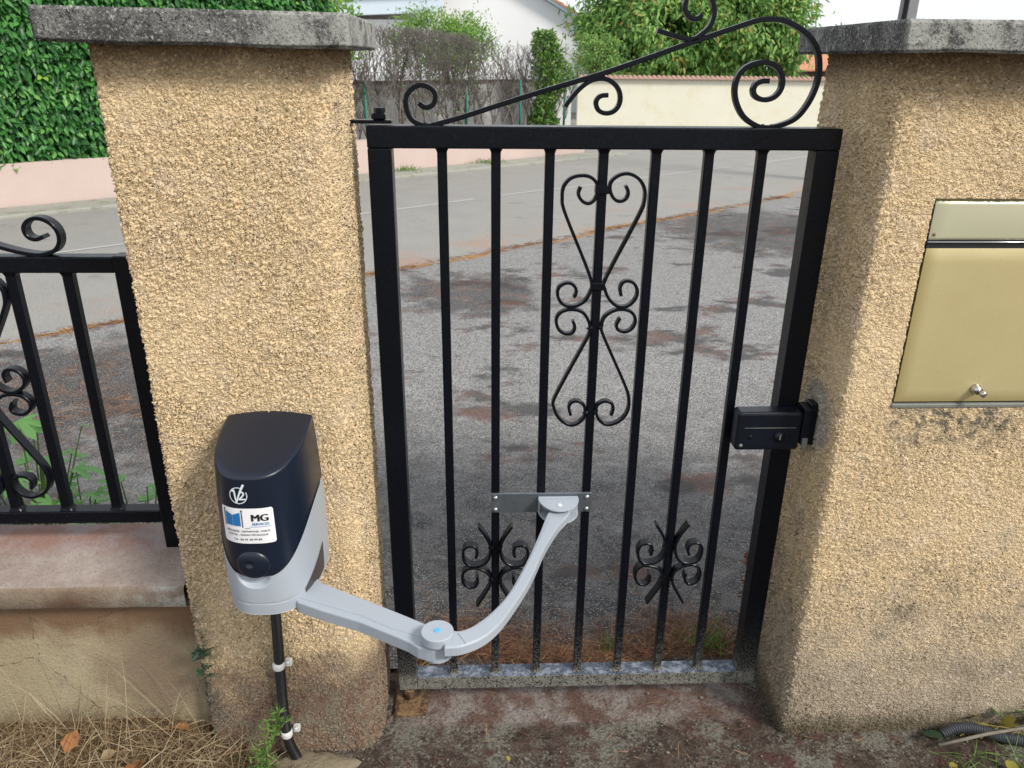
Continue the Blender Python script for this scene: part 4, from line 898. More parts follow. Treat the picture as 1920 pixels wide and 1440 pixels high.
for cx, cz in ((-0.266, 0.302), (-0.266, 0.088)):
    k = lathe('clip', [(0.0136, -0.008), (0.0144, -0.006), (0.0144, 0.006), (0.0136, 0.008)], (cx, -0.172 if cz > .2 else -0.178, cz), (0.03, 0, 1), 'clip', cn_, 20)
    slab_xz('clip_foot', rounded_rect(cx + 0.013, cx + 0.030, cz - 0.008, cz + 0.009, 0.003), -0.168, -0.155, 'clip', k, 0.002)
    lathe('clip_nail', [(0.005, 0), (0.005, 0.004), (0.003, 0.006)], (cx + 0.022, -0.168, cz + 0.007), (0, -1, 0), 'clip', k, 10)
# mortar pad at the foot
V = []; nr, na = 14, 36
for i in range(nr):
    r = i / (nr - 1)
    for j in range(na):
        a = 2 * math.pi * j / na; k = 1 + 0.18 * math.sin(3 * a + 1) + 0.1 * math.sin(7 * a)
        V.append((-0.205 + 0.10 * r * k * math.cos(a), -0.205 + 0.055 * r * k * math.sin(a), 0.020 * math.sqrt(max(0, 1 - r ** 2.2)) + 0.004 * mn.noise((r * 6, a * 3, 0)) - 0.004))
F = [(i * na + j, i * na + (j + 1) % na, (i + 1) * na + (j + 1) % na, (i + 1) * na + j) for i in range(nr - 1) for j in range(na)]
tag(link('mortar_pad', mesh_np('mortar_pad', V, F), 'mortar', smooth=True), 'ochre mortar pad around the foot of the cable conduit', 'mortar pad')
c2 = thing('buried_conduit', (1.56, -0.16, 0.03), 'grey corrugated conduit lying on the soil at the foot of the right wall', 'conduit')
corrugated('pipe', [(1.462, -0.168, 0.022), (1.50, -0.163, 0.036), (1.55, -0.166, 0.036), (1.61, -0.182, 0.024), (1.70, -0.20, 0.018), (1.82, -0.20, 0.0)], 0.0140, 0.0060, 'conduit2', c2)
tag(tube('dry_twig', [(1.43, -0.205, 0.022), (1.50, -0.20, 0.035), (1.56, -0.195, 0.046), (1.66, -0.185, 0.052), (1.74, -0.17, 0.056)], [0.004, 0.0045, 0.0045, 0.004, 0.003], 'stone', None, 8), 'pale dry branch lying across the grey conduit on the soil', 'branch')

# ================================================================== FAR SIDE
pk = tag(snbox('pink_wall', -6, 10.6, 9.32, 9.50, -0.05, 0.515, 'pink'), 'low pink rendered wall along the far side of the street', 'wall')
pk2 = thing('grey_wall', tuple(sn(8, 10.55)), 'grey block wall behind the leafless hedge', 'wall')
snbox('wall_body', 2.0, 11.4, 10.5, 10.65, -0.05, 1.29, 'greywall', pk2); snbox('wall_coping', 1.98, 11.42, 10.46, 10.69, 1.291, 1.325, 'wood', pk2)
# cream wall with tile coping
cw = thing('cream_wall', (6.5, 20.1, 0), 'cream rendered wall with terracotta tile coping closing the street', 'wall')
box('wall_body', (2.80, 20.0, -0.05), (24, 20.2, 1.235), 'cream', cw)
tl = []
for k in range(3):
    pass
V = []; F = []; na = 7
for (sgn) in (1, -1):
    V = []; 
tme = None
def tile_mesh():
    V = []; n = 8
    for y, z in ((-0.19, -0.055), (0.0, 0.03)):
        for k in range(n):
            a = math.pi * k / (n - 1); V.append((0.062 * math.cos(a), y, z + 0.045 * math.sin(a)))
    F = [(k, k + 1, n + k + 1, n + k) for k in range(n - 1)]
    return mesh_np('coping_tile', V, F)
tme = tile_mesh()
for k in range(64):
    o = link('coping_tile', tme, 'tile2', cw); o.location = (2.86 + k * 0.128, 20.1, 1.262); 
me = mesh_np('ridge', [(2.78, 19.90, 1.237), (11.1, 19.90, 1.237), (11.1, 20.1, 1.30), (2.78, 20.1, 1.30), (2.78, 20.30, 1.237), (11.1, 20.30, 1.237)], [(0, 1, 2, 3), (3, 2, 5, 4)])
link('tile_bed', me, 'tile2', cw)
box('coping_run', (11.1, 19.88, 1.2365), (24, 20.32, 1.31), 'tile2', cw)

# white house
hs = thing('white_house', (1.5, 29, 0), 'white gabled house with terracotta roof behind the grey wall', 'house')
def gable_house(parent, x0, x1, y0, y1, zE, pitch, wall, over=0.25):
    xm = (x0 + x1) / 2; zp = zE + pitch * (x1 - x0) / 2
    V = [(x0, y0, 0), (x1, y0, 0), (x1, y0, zE), (xm, y0, zp), (x0, y0, zE), (x0, y1, 0), (x1, y1, 0), (x1, y1, zE), (xm, y1, zp), (x0, y1, zE)]
    F = [(0, 1, 2, 3, 4), (5, 9, 8, 7, 6), (1, 6, 7, 2), (0, 4, 9, 5)]
    link('walls', mesh_np('walls', V, F), wall, parent)
    th = 0.10
    for sg in (1, -1):
        xe = x1 if sg > 0 else x0
        ex = xe + sg * over; ez = zE - pitch * over
        ya, yb = y0 - 0.30, y1 + 0.3
        q = [(xm, zp + 0.02), (ex, ez + 0.02)]
        V = []
        for z_add in (0.0, 0.13):
            for (x, z) in q:
                for y in (ya, yb): V.append((x, y, z + z_add))
        F = [(0, 1, 3, 2), (4, 6, 7, 5), (0, 2, 6, 4), (1, 5, 7, 3), (2, 3, 7, 6), (0, 4, 5, 1)]
        link('barge_board', mesh_np('barge_board', V, F), 'bluelit', parent)
        # rows of roof tiles: rounded courses running down the slope
        n = int((yb - ya + .1) / 0.21); V = []; F = []
        L = abs(ex - xm) + 0.12; steps = 16
        for r in range(steps + 1):
            for i in range(n * 4 + 1):
                a = i / 4; t = r / steps; lift = 0.02 * (r % 1)
                V.append((xm + sg * L * t, ya - 0.05 + a * 0.21, zp - pitch * L * t + 0.155 + 0.045 * abs(math.sin(math.pi * a)) - 0.0 * lift))
        F = grid_faces(steps + 1, n * 4 + 1)
        roof = link('roof_tiles', mesh_np('roof_tiles', V, F), 'tile', parent)
        lo = len(V)
        V = []
        for t in range(steps):
            # course edges: low stepped front
            a0, a1 = t / steps, (t + 1) / steps
            xA, xB = xm + sg * L * a0, xm + sg * L * a1
            zA, zB = zp - pitch * L * a0 + 0.15, zp - pitch * L * a1 + 0.15
            V += [(xA, ya - 0.055, zA - 0.03), (xB, ya - 0.055, zB - 0.03), (xB, ya - 0.055, zB + 0.065), (xA, ya - 0.055, zA + 0.03)]
        F = [(4 * k, 4 * k + 1, 4 * k + 2, 4 * k + 3) for k in range(steps)]
        link('verge_tiles', mesh_np('verge_tiles', V, F), 'tile', roof)
gable_house(hs, -6.0, 3.98, 27, 35, 2.66, 0.53, 'white')
for k, (a, b) in enumerate([((4.00, 2.64), (1.49, 3.97)), ((-1.02, 2.64), (1.49, 3.97))]):
    pass
box('corner_trim', (3.985, 26.97, 0), (4.06, 27.06, 2.60), 'trim', hs)
box('door', (2.25, 26.96, 0), (2.62, 27.01, 1.62), 'wood', hs)
hw = thing('house_wing', (-5, 26, 0), 'pale house wing with white eaves coloured as blue lit left of the white gable', 'house')
box('walls', (-9.5, 25.6, 0), (-1.02, 31, 2.80), 'greywall' if False else 'white', hw)
me = mesh_np('eaves_board', [(-9.8, 25.15, 2.62), (-0.9, 25.15, 3.02), (-0.9, 25.15, 3.55), (-9.8, 25.15, 3.15), (-9.8, 25.6, 2.62), (-0.9, 25.6, 3.02), (-0.9, 25.6, 3.55), (-9.8, 25.6, 3.15)], [(0, 1, 2, 3), (0, 4, 5, 1), (4, 7, 6, 5), (3, 2, 6, 7), (1, 5, 6, 2), (0, 3, 7, 4)])
link('eaves_board', me, 'bluelit', hw)
me = mesh_np('roof', [(-9.9, 25.0, 3.17), (-0.8, 25.0, 3.57), (-0.8, 29, 4.9), (-9.9, 29, 4.6)], [(0, 1, 2, 3)]); link('roof', me, 'tile', hw)
# low building far right
cb = thing('tiled_shed', (13.3, 31, 0), 'small brown shed with terracotta roof beyond the cream wall', 'shed')
box('walls', (12.75, 30.1, 0), (17, 34, 1.50), 'wood', cb)
me = mesh_np('roof', [(12.1, 29.8, 1.42), (17.5, 29.8, 1.50), (17.5, 32, 2.10), (13.0, 32, 1.95), (12.1, 29.8, 1.36), (17.5, 29.8, 1.44)], [(0, 1, 2, 3), (4, 5, 1, 0)]); link('roof', me, 'tile', cb)
tag(box('pale_building', (13.6, 36, 0), (24, 40, 2.25), 'white'), 'pale flat building far behind the brown shed', 'building')
# utility pole behind the right capstone
pl = thing('utility_pole', (6.13, 10, 0), 'grey concrete utility pole rising behind the right capstone', 'utility pole')
V = [];F = []
tube_data([(6.12, 10, 0), (6.135, 10, 4), (6.16, 10, 8)], [0.13, 0.118, 0.10], 4, V, F)
link('pole_shaft', mesh_np('pole_shaft', V, F), 'pole', pl)
tube('cable_guard', [(6.045, 9.93, 0), (6.06, 9.93, 4.0), (6.09, 9.93, 7.8)], 0.035, 'ink', pl, 10)

# laurel hedge on the pink wall
hd = thing('laurel_hedge', tuple(sn(2, 9.7, 0.5)), 'dense glossy green laurel hedge growing above the pink wall', 'hedge')
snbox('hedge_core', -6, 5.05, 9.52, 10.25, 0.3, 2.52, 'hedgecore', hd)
nl = 26000
s = rng.uniform(-1.6, 5.35, nl); zz = 0.46 + 2.20 * rng.random(nl) ** 0.95
dep = 9.40 + 0.07 * np.array([mn.noise((a * 1.6, b * 1.9, 0)) for a, b in zip(s, zz)]) + rng.uniform(-.02, .10, nl) + 0.10 * np.clip((zz - 2.3) / .3, 0, 1)
P = np.array(U)[None] * s[:, None] + np.array(NV)[None] * dep[:, None]; P[:, 2] = zz
D = np.array([[0, 0, -0.75]]) - np.array(NV)[None] * rng.uniform(.15, .8, nl)[:, None] + rng.normal(scale=.5, size=(nl, 3))
N = -np.array(NV)[None] + np.array([[0, 0, .8]]) + rng.normal(scale=.35, size=(nl, 3))
sz = rng.uniform(.065, .125, nl)
tag(link('hedge_leaves', leaves_mesh('hedge_leaves', P, D, N, sz, sz * .48, .22, .15), 'hedge', hd), kind='stuff')
nl = 5000    # top and right end, with upright young shoots
s = np.concatenate([rng.uniform(-1.6, 5.55, 3500), rng.uniform(5.1, 5.85, 1500)]); d2 = np.concatenate([rng.uniform(9.4, 10.3, 3500), rng.uniform(9.4, 10.3, 1500)])
zz = np.concatenate([rng.uniform(2.45, 2.74, 3500), rng.uniform(1.9, 2.72, 1500)]) - 0.32 * np.clip(s - 5.0, 0, 1)
P = np.array(U)[None] * s[:, None] + np.array(NV)[None] * d2[:, None]; P[:, 2] = zz
sz = rng.uniform(.06, .11, nl)
tag(link('young_shoots', leaves_mesh('young_shoots', P, unit(nl) + np.array([[0, 0, .6]]), unit(nl), sz, sz * .4, .2, .1), 'bush', hd), kind='stuff')
# weed tufts at the foot of the pink wall
for i, (s_, lab) in enumerate(((6.3, 'small green weed tuft at the foot of the pink wall, left one'), (8.0, 'small flat green weed tuft at the foot of the pink wall, right one'))):
    n_ = 220; base = sn(s_, 9.25, 0.03); Pp = np.array(base)[None] + rng.normal(scale=(.16, .12, .0), size=(n_, 3))
    tag(link('weed_tuft', blades_mesh('weed_tuft', Pp, np.array([[0, 0, 1.]]) + rng.normal(scale=.6, size=(n_, 3)), rng.uniform(.05, .14, n_), .008, .2), 'weed'), lab, 'weed', 'weeds along the pink wall', kind='stuff')

# leafless clipped shrubs
def bare_shrub(s0, n0, hgt, dens, seed, label):
    r = random.Random(seed); th_ = thing('bare_shrub', tuple(sn(s0, n0, 0.0)), label, 'shrub', 'leafless clipped shrubs above the pink wall')
    V, F = [], []; V2, F2 = [], []; tips = []
    for k in range(5):
        b = Vector(sn(s0 + r.uniform(-.18, .18), n0 + r.uniform(-.08, .08), 0.25)); p = b.copy(); path = [p.copy()]; 
        dirn = Vector((r.uniform(-.25, .25), r.uniform(-.2, .2), 1)).normalized(); hh = r.uniform(.75, 1.15) * (hgt - .6)
        for j in range(7):
            dirn = (dirn + Vector((r.uniform(-.18, .18), r.uniform(-.15, .15), .05))).normalized(); p = p + dirn * hh / 7; path.append(p.copy())
            if j >= 1:
                for _ in range(3 if j < 4 else 5):
                    q = p.copy(); d2 = (dirn * .8 + Vector((r.uniform(-1, 1), r.uniform(-.8, .8), r.uniform(-.1, .6)))).normalized(); tw = [q.copy()]
                    for _s in range(4):
                        d2 = (d2 + Vector((r.uniform(-.3, .3), r.uniform(-.3, .3), .32))).normalized(); q = q + d2 * r.uniform(.05, .11); tw.append(q.copy())
                        if q.z > hgt + .03 * math.sin(q.x * 9): break
                    if len(tw) > 1: tube_data(tw, [.007 * (1 - .17 * m) for m in range(len(tw))], 3, V2, F2, False); tips += tw[1:]
        tube_data(path, [.022 - .0022 * m for m in range(len(path))], 5, V, F, False)
    for _ in range(int(520 * dens)):
        t = Vector(sn(s0 + r.uniform(-.32, .32), n0 + r.uniform(-.22, .22), 0)); t.z = hgt - 1.05 * r.random() ** 1.5
        d2 = Vector((r.uniform(-.7, .7), r.uniform(-.5, .5), r.uniform(.2, 1))).normalized(); tw = [t.copy()]
        for _s in range(2): d2 = (d2 + Vector((r.uniform(-.4, .4), r.uniform(-.3, .3), .2))).normalized(); t = t + d2 * r.uniform(.04, .09); tw.append(t.copy())
        if t.z < hgt + .06: tube_data(tw, [.0045, .0035, .0025], 3, V2, F2, False)
    link('stems', mesh_np('stems', V, F), 'twig', th_); tag(link('twigs', mesh_np('twigs', V2, F2), 'twig', th_), kind='stuff')
    n_ = int(70 + 160 * max(0, dens - .8))
    if tips and n_:
        Pl = np.array([tuple(r.choice(tips)) for _ in range(n_)]) + rng.normal(scale=.03, size=(n_, 3)); sz_ = rng.uniform(.03, .055, n_)
        tag(link('leaves', leaves_mesh('leaves', Pl, unit(n_), unit(n_), sz_, sz_ * .55, .2), 'ivy', th_), kind='stuff')
desc = ['directly beside the left pillar', 'second from the left pillar', 'behind the small left spiral of the gate crest', 'with green shoots, under the bright green bush', 'under the right side of the bright green bush',
        'just right of the bright green bush', 'with open stems against the white gable', 'with thin forked stems left of the leafy climber', 'behind the leafy climber', 'last thin one, right of the leafy climber']
for k in range(10):
    dens = [1.2, .8, 1.7, 1.9, 1.8, 1.4, .45, .35, .4, .3][k]
    bare_shrub(5.72 + k * 0.50, 9.78, [2.08, 2.12, 2.10, 2.08, 2.04, 1.98, 1.90, 1.88, 1.88, 1.84][k], dens, 40 + k, 'leafless grey clipped shrub ' + desc[k])
# green steel posts
for k, (s_, n_, lab) in enumerate(((5.95, 9.62, 'thin green steel fence post beside the left pillar'), (7.95, 9.62, 'thin green steel fence post behind the left gate crest spiral'), (9.18, 9.62, 'thin green steel fence post left of the leafy climber'), (10.35, 9.66, 'thin green steel end post where the cream wall appears'))):
    b = sn(s_, n_, 0.3)
    t_ = thing('fence_post', tuple(b), lab, 'post', 'green steel posts above the pink wall')
    tube('post_shaft', [b, b + Vector((0, 0, 1.05))], 0.022, 'green_steel', t_, 6)
    if k == 3: tube('strut', [b + Vector((0, 0, .95)), b + U * -0.65 + Vector((0, 0, .05))], 0.016, 'green_steel', t_, 6)
# climber on the post
cl = thing('leafy_climber', tuple(sn(9.85, 9.72, .3)), 'bright green leafy climber standing as a column at the hedge end', 'climber')
tube('stem', [sn(9.85, 9.72, .2), sn(9.9, 9.74, 1.0), sn(9.83, 9.72, 2.1)], [.03, .025, .012], 'bark', cl, 7)
n_ = 3600; t = rng.random(n_); zc = .35 + 1.82 * t
wd = .20 + .17 * np.abs(np.sin(zc * 2.6 + .5)) + .20 * np.exp(-((zc - 1.35) / .25) ** 2); off = .06 * np.sin(zc * 5)
ang = rng.uniform(0, 2 * math.pi, n_); rr = np.sqrt(rng.random(n_)) * wd
P = np.array(U)[None] * (9.88 + off + rr * np.cos(ang) + .18 * np.exp(-((zc - 1.3) / .3) ** 2))[:, None] + np.array(NV)[None] * (9.70 + rr * .6 * np.sin(ang))[:, None]; P[:, 2] = zc
sz = rng.uniform(.05, .10, n_)
tag(link('leaves', leaves_mesh('leaves', P, unit(n_) + np.array([[0, -.2, -.5]]), unit(n_) + np.array([[0, -.6, .4]]), sz, sz * .5, .2, .15), 'ivy', cl), kind='stuff')

def blob_tree(name, c, rx, ry, rz, ncl, per, leaf, mat, label, cat, group=None, trunk_h=None, tr=0.12, droop=.5, seed=1, ratio=.4, cl_r=.45, shell=.5):
    r = np.random.default_rng(seed); t_ = thing(name, (c[0], c[1], 0), label, cat, group)
    u = r.normal(size=(ncl, 3)); u /= np.linalg.norm(u, axis=1)[:, None]; rad = shell + (1 - shell) * r.random(ncl) ** .6
    C = np.array(c)[None] + u * rad[:, None] * np.array([[rx, ry, rz]]) * (1 + .14 * np.sin(u[:, :1] * 6 + seed) + .1 * np.sin(u[:, 2:] * 9 + 2 * seed))
    cs = cl_r * r.uniform(.6, 1.3, ncl)
    P = np.repeat(C, per, 0) + r.normal(size=(ncl * per, 3)) * np.repeat(cs, per)[:, None] * np.array([[.55, .55, .42]])
    n = len(P); out = (P - np.array(c)[None]); out /= np.linalg.norm(out, axis=1)[:, None] + 1e-6
    D = out * .5 + r.normal(scale=.5, size=(n, 3)) + np.array([[0, 0, -droop]]); N = out + np.array([[0, 0, .7]]) + r.normal(scale=.5, size=(n, 3))
    sz = leaf * r.uniform(.6, 1.25, n)
    tag(link('crown', leaves_mesh('crown', P, D, N, sz, sz * ratio, .2, .2), mat, t_), kind='stuff')
    V, F = [], []; zt = c[2] - rz * .2
    tube_data([(c[0], c[1], 0), (c[0] + .05, c[1], zt * .5), (c[0], c[1], zt), (c[0] + .1, c[1], c[2] + rz * .4)], [tr, tr * .85, tr * .7, tr * .2], 8, V, F)
    for k in range(14):
        q = C[r.integers(ncl)]; s_ = Vector((c[0], c[1], zt * r.uniform(.6, 1.05))); e = Vector(q); mid = (s_ + e) / 2 + Vector((0, 0, .15 * rz))
        tube_data([s_, mid, e], [tr * .4, tr * .25, tr * .06], 5, V, F)
    link('trunk', mesh_np('trunk', V, F), 'bark', t_)
    return t_
blob_tree('fruit_tree', (5.2, 24.0, 2.55), 2.05, 1.6, 1.75, 230, 95, .19, 'tree', 'leafy green tree behind the cream wall beside the white gable', 'tree', 'green trees behind the cream wall', seed=3)
blob_tree('fruit_tree', (8.3, 24.6, 2.75), 2.35, 1.7, 1.95, 280, 95, .19, 'tree', 'broad leafy green tree behind the cream wall, nearest the right wall', 'tree', 'green trees behind the cream wall', seed=5)
blob_tree('fruit_tree', (6.6, 27.5, 2.3), 3.2, 1.4, 1.3, 200, 110, .18, 'tree', 'darker green tree filling the gap behind the two front trees', 'tree', 'green trees behind the cream wall', seed=9)
blob_tree('flowering_bush', (3.4, 21.2, 1.75), .6, .5, .65, 50, 60, .085, 'tree', 'small green bush where the cream wall meets the grey wall', 'bush', seed=11, tr=.04, cl_r=.25, droop=.1)
blob_tree('light_bush', (-0.50, 17.0, 1.98), 1.10, .7, .72, 110, 90, .07, 'bush', 'round bright yellow green bush behind the leafless hedge', 'bush', seed=13, tr=.05, cl_r=.24, droop=-.3)

# ================================================================== SMALL PLANTS AND LITTER
def lobed_leaf_mesh(size):
    pts = [(0, 0)]; lob = [(-70, .55), (-38, .85), (0, 1.0), (38, .85), (70, .55)]
    ring = [(-100, .12)]
    for k, (a, r) in enumerate(lob):
        ring += [(a - 11, r * .72), (a, r), (a + 11, r * .72)]
        if k < 4: ring.append(((a + lob[k + 1][0]) / 2, .34))
    ring.append((100, .12)); V = [(0, 0, 0)]
    for a, r in ring:
        t = math.radians(a); V.append((size * r * math.sin(t), size * r * math.cos(t), -size * .18 * r * r + size * .06 * math.cos(t * 5)))
    return mesh_np('leaf', V, [(0, k, k + 1) for k in range(1, len(V) - 1)])
LF = [lobed_leaf_mesh(s_) for s_ in (.045, .06, .08)]
def lobed_plant(loc, n, hgt, spread, seed, label, sc=1.0):
    r = random.Random(seed); t_ = thing('lobed_leaf_plant', loc, label, 'plant', 'lobed leaf plants behind the railing'); V, F = [], []
    b = Vector(loc); lv = []
    for k in range(n):
        a = r.uniform(0, 2 * math.pi); h = hgt * r.uniform(.35, 1.0); e = b + Vector((math.cos(a) * spread * r.uniform(.2, 1), math.sin(a) * spread * r.uniform(.2, 1) * .7, h))
        m = (b + e) / 2 + Vector((0, 0, .15 * hgt)); tube_data([b, m, e], [.004, .003, .0018], 5, V, F)
        o = link('leaf', LF[r.randrange(3)].copy(), 'fig', t_)
        o.matrix_parent_inverse = Matrix(); o.location = e - b; o.rotation_euler = (r.uniform(-.5, .5), r.uniform(-.5, .5), a - math.pi / 2); o.scale = (sc * r.uniform(.8, 1.2),) * 3
    link('stems', mesh_np('stems', V, F), 'weed', t_)
lobed_plant((-1.06, .30, .0), 26, .80, .20, 3, 'tall lobed leaf plant behind the railing scrolls at the left edge')
lobed_plant((-.93, .28, .0), 17, .58, .13, 4, 'lobed leaf plant with pale heart between the two middle railing bars')
lobed_plant((-.74, .24, .0), 22, .62, .11, 5, 'lobed leaf plant behind the railing next to the post')
lobed_plant((-1.45, .32, .0), 14, .7, .2, 6, 'lobed leaf plant hidden beyond the left edge of the railing')

# straw covering the left corner
n_ = 9000
x = rng.uniform(-1.35, -.30, n_); y = rng.uniform(-.62, -.10, n_); keep = (y < -.13) & ((x < -.46) | (y < -.16 - .0 * x)) & (rng.random(n_) < np.clip((-.26 - x) / .14, .08, 1))
x, y = x[keep], y[keep]; n_ = len(x)
P = np.stack([x, y, ground_z(x, y) + rng.uniform(0, .03, n_)], 1)
D = rng.normal(size=(n_, 3)); D[:, 2] = np.abs(rng.normal(scale=.38, size=n_)) + .03
tag(link('dry_grass', blades_mesh('dry_grass', P, D, rng.uniform(.04, .16, n_), rng.uniform(.0008, .0024, n_), rng.uniform(.0, .45, n_)), 'straw'), 'tangled dry straw grass covering the soil under the low wall', 'grass', kind='stuff')
n_ = 130   # tall thin dry stalks against the low wall
x = rng.uniform(-1.2, -.46, n_); y = rng.uniform(-.20, -.14, n_); P = np.stack([x, y, ground_z(x, y)], 1); D = np.stack([rng.normal(scale=.45, size=n_), rng.normal(scale=.12, size=n_) - .05, np.ones(n_)], 1)
tag(link('dry_stalks', blades_mesh('dry_stalks', P, D, rng.uniform(.12, .34, n_), .0013, rng.uniform(0, .35, n_)), 'straw'), 'thin dry grass stalks standing against the low wall', 'grass', kind='stuff')
# needle litter behind the gate and in the road joint
def litter(name, x, y, z, L, W, mat, label, flat=.12):
    n = len(x); P = np.stack([x, y, z], 1); D = rng.normal(size=(n, 3)); D[:, 2] = np.abs(D[:, 2]) * flat
    return tag(link(name, blades_mesh(name, P, D, rng.uniform(L * .5, L, n), W, .02), mat), label, 'litter', kind='stuff')
n_ = 5200; x = rng.uniform(.03, 1.03, n_); y = .13 + np.abs(rng.normal(scale=.095, size=n_)) + .04 * np.sin(x * 9)
litter('needle_litter', x, y, rng.uniform(.002, .022, n_), .085, .0014, 'needle', 'brown pine needles piled on the asphalt behind the gate')
n_ = 900; x = rng.uniform(-.8, 1.2, n_); y = .3 + np.abs(rng.normal(scale=.7, size=n_))
litter('loose_needles', x, y, np.full(n_, .004), .07, .0012, 'straw', 'single dry needles scattered over the asphalt', .03)
n_ = 6500; s = rng.uniform(-2.5, 9, n_); cl_ = np.array([mn.noise((a * 1.3, 0, 0)) for a in s]); kp_ = rng.random(n_) < .25 + .9 * np.clip(cl_ + .2, 0, 1); s = s[kp_]; n_ = len(s)
nn_ = 4.11 + rng.normal(scale=.035, size=n_)
jx = U.x * s + NV.x * nn_; jy = U.y * s + NV.y * nn_
litter('joint_needles', jx, jy, np.full(n_, .006), .09, .0030, 'needle', 'orange pine needles caught in the road joint', .05)
n_ = 1500; x = -1.75 + rng.normal(scale=.55, size=n_); y = 2.2 + rng.normal(scale=.45, size=n_)
litter('patch_needles', x, y, np.full(n_, .005), .10, .0022, 'needle', 'brown needles on the dark asphalt patch behind the railing', .04)
# tuft and dry weed at the right of the gate
def tuft(name, c, n, L, W, mat, label, cat, spread=.03, lean=.5, group=None):
    P = np.array([c]) + rng.normal(scale=(spread, spread, 0), size=(n, 3)); D = np.array([[0, 0, 1.]]) + rng.normal(scale=lean, size=(n, 3))
    return tag(link(name, blades_mesh(name, P, D, rng.uniform(L * .4, L, n), W, .15), mat), label, cat, group)
tuft('grass_tuft', (.93, .21, 0), 110, .13, .0028, 'weed', 'green grass tuft behind the gate near the right stile', 'grass', .022)
tuft('grass_tuft', (.84, .24, 0), 90, .10, .0024, 'straw', 'yellowing grass tuft left of the green tuft behind the gate', 'grass', .03)
tuft('grass_tuft', (.62, .20, 0), 60, .07, .0022, 'weed', 'small green weed tuft behind the middle of the gate', 'grass', .02)
tuft('grass_tuft', (.05, .20, 0), 60, .09, .002, 'weed', 'weed tuft at the foot of the left stile behind the gate', 'grass', .02)
def leafy_weed(name, base, top, n, leafL, mat, label, seed, side=.04, lw_=.25):
    r = np.random.default_rng(seed); t_ = thing(name, base, label, 'weed'); b, e = np.array(base), np.array(top)
    V, F = [], []; m = (b + e) / 2 + np.array([.012, -.01, 0]); Ps, Ds = [], []
    path = catmull([b, m, e], 6); tube_data(path, list(np.linspace(.0022, .0008, len(path))), 5, V, F)
    for k in range(n):
        i = r.integers(2, len(path)); p = path[i]; d = np.array([r.normal(), r.normal() * .5, r.uniform(.2, 1.2)]); d /= np.linalg.norm(d)
        if k % 5 == 0:
            q = p + d * side * r.uniform(.5, 1); tube_data([p, (p + q) / 2 + (0, 0, .003), q], [.001, .0008, .0005], 4, V, F)
            for _ in range(7): Ps.append(p + (q - p) * r.uniform(.3, 1)); Ds.append(d * .6 + r.normal(scale=.6, size=3))
        else: Ps.append(p); Ds.append(d)
    link('stem', mesh_np('stem', V, F), mat, t_)
    n2 = len(Ps); sz = leafL * r.uniform(.5, 1.1, n2)
    tag(link('foliage', leaves_mesh('foliage', Ps, Ds, unit(n2), sz, sz * lw_, .1), mat, t_), kind='stuff')
leafy_weed('fleabane', (-.335, -.245, .02), (-.262, -.215, .215), 90, .020, 'weed', 'slender green weed climbing beside the lower conduit clip', 1, .045)
leafy_weed('fleabane', (-.350, -.262, .02), (-.305, -.262, .105), 70, .020, 'weed', 'short bushy green weed left of the mortar pad', 2, .04)
leafy_weed('fleabane', (-.325, -.272, .02), (-.285, -.275, .09), 60, .018, 'weed', 'low green weed sprig at the front of the mortar pad', 3, .04)
leafy_weed('dry_dock', (.985, .16, 0), (1.03, .18, .34), 120, .014, 'redweed', 'dry reddish brown weed standing between gate and right wall', 4, .05, .6)
leafy_weed('corner_sprig', (-.478, -.145, .30), (-.435, -.165, .355), 14, .026, 'darkivy', 'small dark sprig on the lower left edge of the pillar', 5, .03, .35)
leafy_weed('corner_sprig', (-.478, -.145, .25), (-.45, -.17, .30), 9, .022, 'darkivy', 'dark sprig just below the other on the pillar edge', 6, .03, .35)

# ivy at the bottom right
iv = thing('ivy_clump', (1.55, -.15, 0.01), 'trailing ivy with yellowing leaves at the foot of the right wall', 'ivy')
IV = leaves_mesh('ivy_leaf', [(0, 0, 0)], [(0, 1, 0)], [(0, 0, 1)], .055, .052, .12, .1)
spots = [((1.447, -.195, .035), 1.05, 'darkivy', (-.3, .2, .6)), ((1.565, -.148, .062), .65, 'yleaf', (-.9, 0, .4)), ((1.61, -.15, .075), .8, 'fig', (-.7, .2, -.9)), ((1.66, -.16, .06), .9, 'yleaf', (-.8, 0, 1.2)),
         ((1.70, -.16, .08), .9, 'fig', (-.6, .3, .3)), ((1.64, -.17, .04), .8, 'yleaf', (-.3, -.3, -.6)), ((1.73, -.18, .10), 1.6, 'darkivy', (-1.0, 0, .2)), ((1.60, -.26, .02), .6, 'yleaf', (-.1, .1, 2.2)), ((1.68, -.27, .02), .7, 'fig', (-.1, .2, .8)), ((1.45, -.262, .015), .4, 'yleaf', (0, .1, 1.6))]
for loc, sc, mt, rot in spots:
    o = link('ivy_leaf', IV.copy(), mt, iv); o.matrix_parent_inverse = Matrix(); o.location = Vector(loc) - iv.location; o.scale = (sc,) * 3; o.rotation_euler = rot
V, F = [], []
for k in range(7):
    a = Vector((1.46 + .05 * k, -.16 - .01 * k, .015)); tube_data([a, a + Vector((.05, .01, .03)), a + Vector((.12, .0, .03 - .004 * k)), a + Vector((.2, -.02, .0))], [.0015, .0013, .001, .0008], 5, V, F)
link('ivy_stems', mesh_np('ivy_stems', V, F), 'yleaf', iv)
n_ = 420; x = rng.uniform(1.44, 1.9, n_); y = rng.uniform(-.42, -.20, n_); P = np.stack([x, y, ground_z(x, y)], 1); D = rng.normal(size=(n_, 3)); D[:, 2] = np.abs(D[:, 2]) * .5
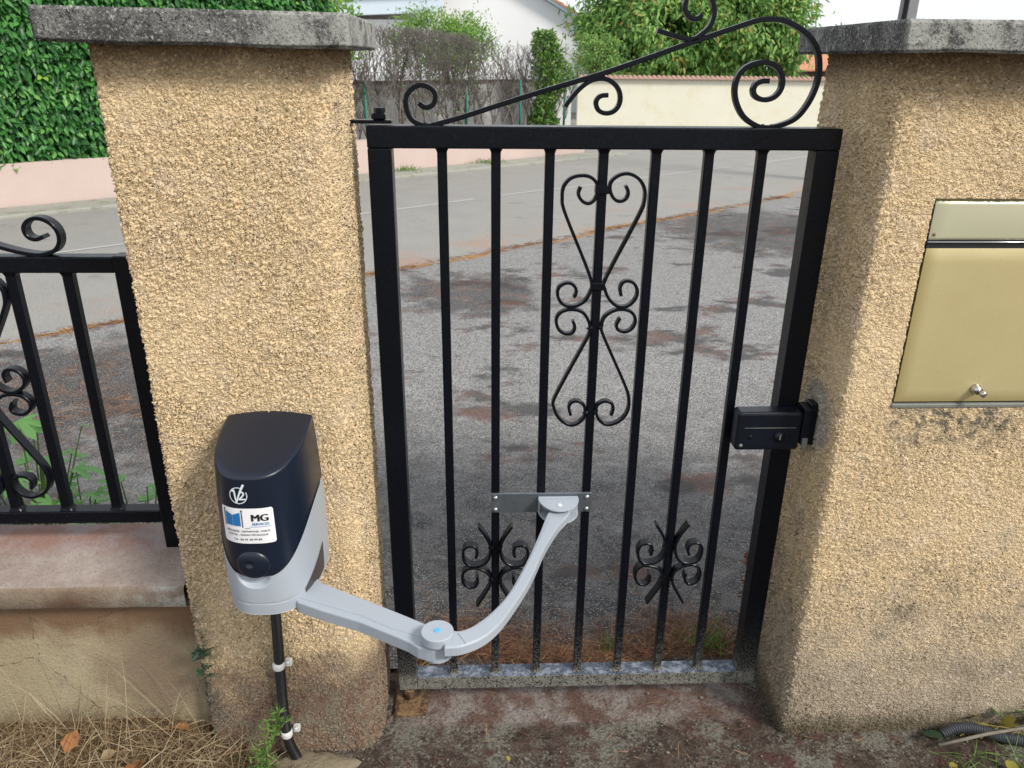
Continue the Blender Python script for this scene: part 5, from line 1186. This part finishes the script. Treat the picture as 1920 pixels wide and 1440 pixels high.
tag(link('corner_grass', blades_mesh('corner_grass', P, D, rng.uniform(.04, .12, n_), .0018, .2), 'weed'), 'thin green and dry grass in the bottom right corner', 'grass', kind='stuff')

# fallen leaves and pebbles
FL = leaves_mesh('fallen_leaf', [(0, 0, 0)], [(0, 1, 0)], [(0, 0, 1)], .05, .034, .35, .25)
fl = [((-.79, -.235), 'curled orange brown leaf lying in the dry grass', 1.2, 'brownleaf'), ((-.515, -.155), 'brown leaf leaning against the pillar foot in the straw', 1.0, 'brownleaf'), ((-.60, -.255), 'dull brown curled leaf in the straw near the bottom edge', 1.5, 'brownleaf'), ((-.70, -.25), 'pale dry leaf in the straw beside the orange leaf', .8, 'straw'), ((.30, -.215), 'small yellow leaf on the soil below the gate', .35, 'yleaf')]
for k, ((x, y), lab, sc, mt) in enumerate(fl):
    o = tag(link('fallen_leaf', FL.copy(), mt), lab, 'leaf', 'fallen leaves'); o.location = (x, y, float(ground_z(x, y)) + .03 if x < -.3 else .012); o.scale = (sc,) * 3; o.rotation_euler = (.5, .3, k * 1.7)
V, F = [], []
def pebble(V, F, c, r):
    bm = bmesh.new(); bmesh.ops.create_icosphere(bm, subdivisions=1, radius=1); o = len(V); a = rnd.uniform(0, 6)
    for v in bm.verts:
        q = v.co * r * (1 + .25 * mn.noise(v.co * 2 + Vector((a, a, 0)))); V.append((c[0] + q.x, c[1] + q.y * .9, c[2] + q.z * .65))
    for f in bm.faces: F.append(tuple(o + v.index for v in f.verts))
    bm.free()
for k in range(700):
    x, y = rnd.uniform(-.2, 1.6), rnd.uniform(-.45, .10)
    pebble(V, F, (x, y, float(ground_z(x, y)) + .004), rnd.uniform(.0012, .0034) * (1.8 if rnd.random() < .05 else 1))
tag(link('gravel', mesh_np('gravel', V, F), 'stone'), 'small pale grit and pebbles on the soil before the gate', 'gravel', kind='stuff')
n_ = 260; x = rng.uniform(-.2, 1.5, n_); y = rng.uniform(-.4, .1, n_)
litter('soil_litter', x, y, ground_z(x, y) + .006, .05, .0016, 'needle', 'short brown plant litter on the soil before the gate', .1)
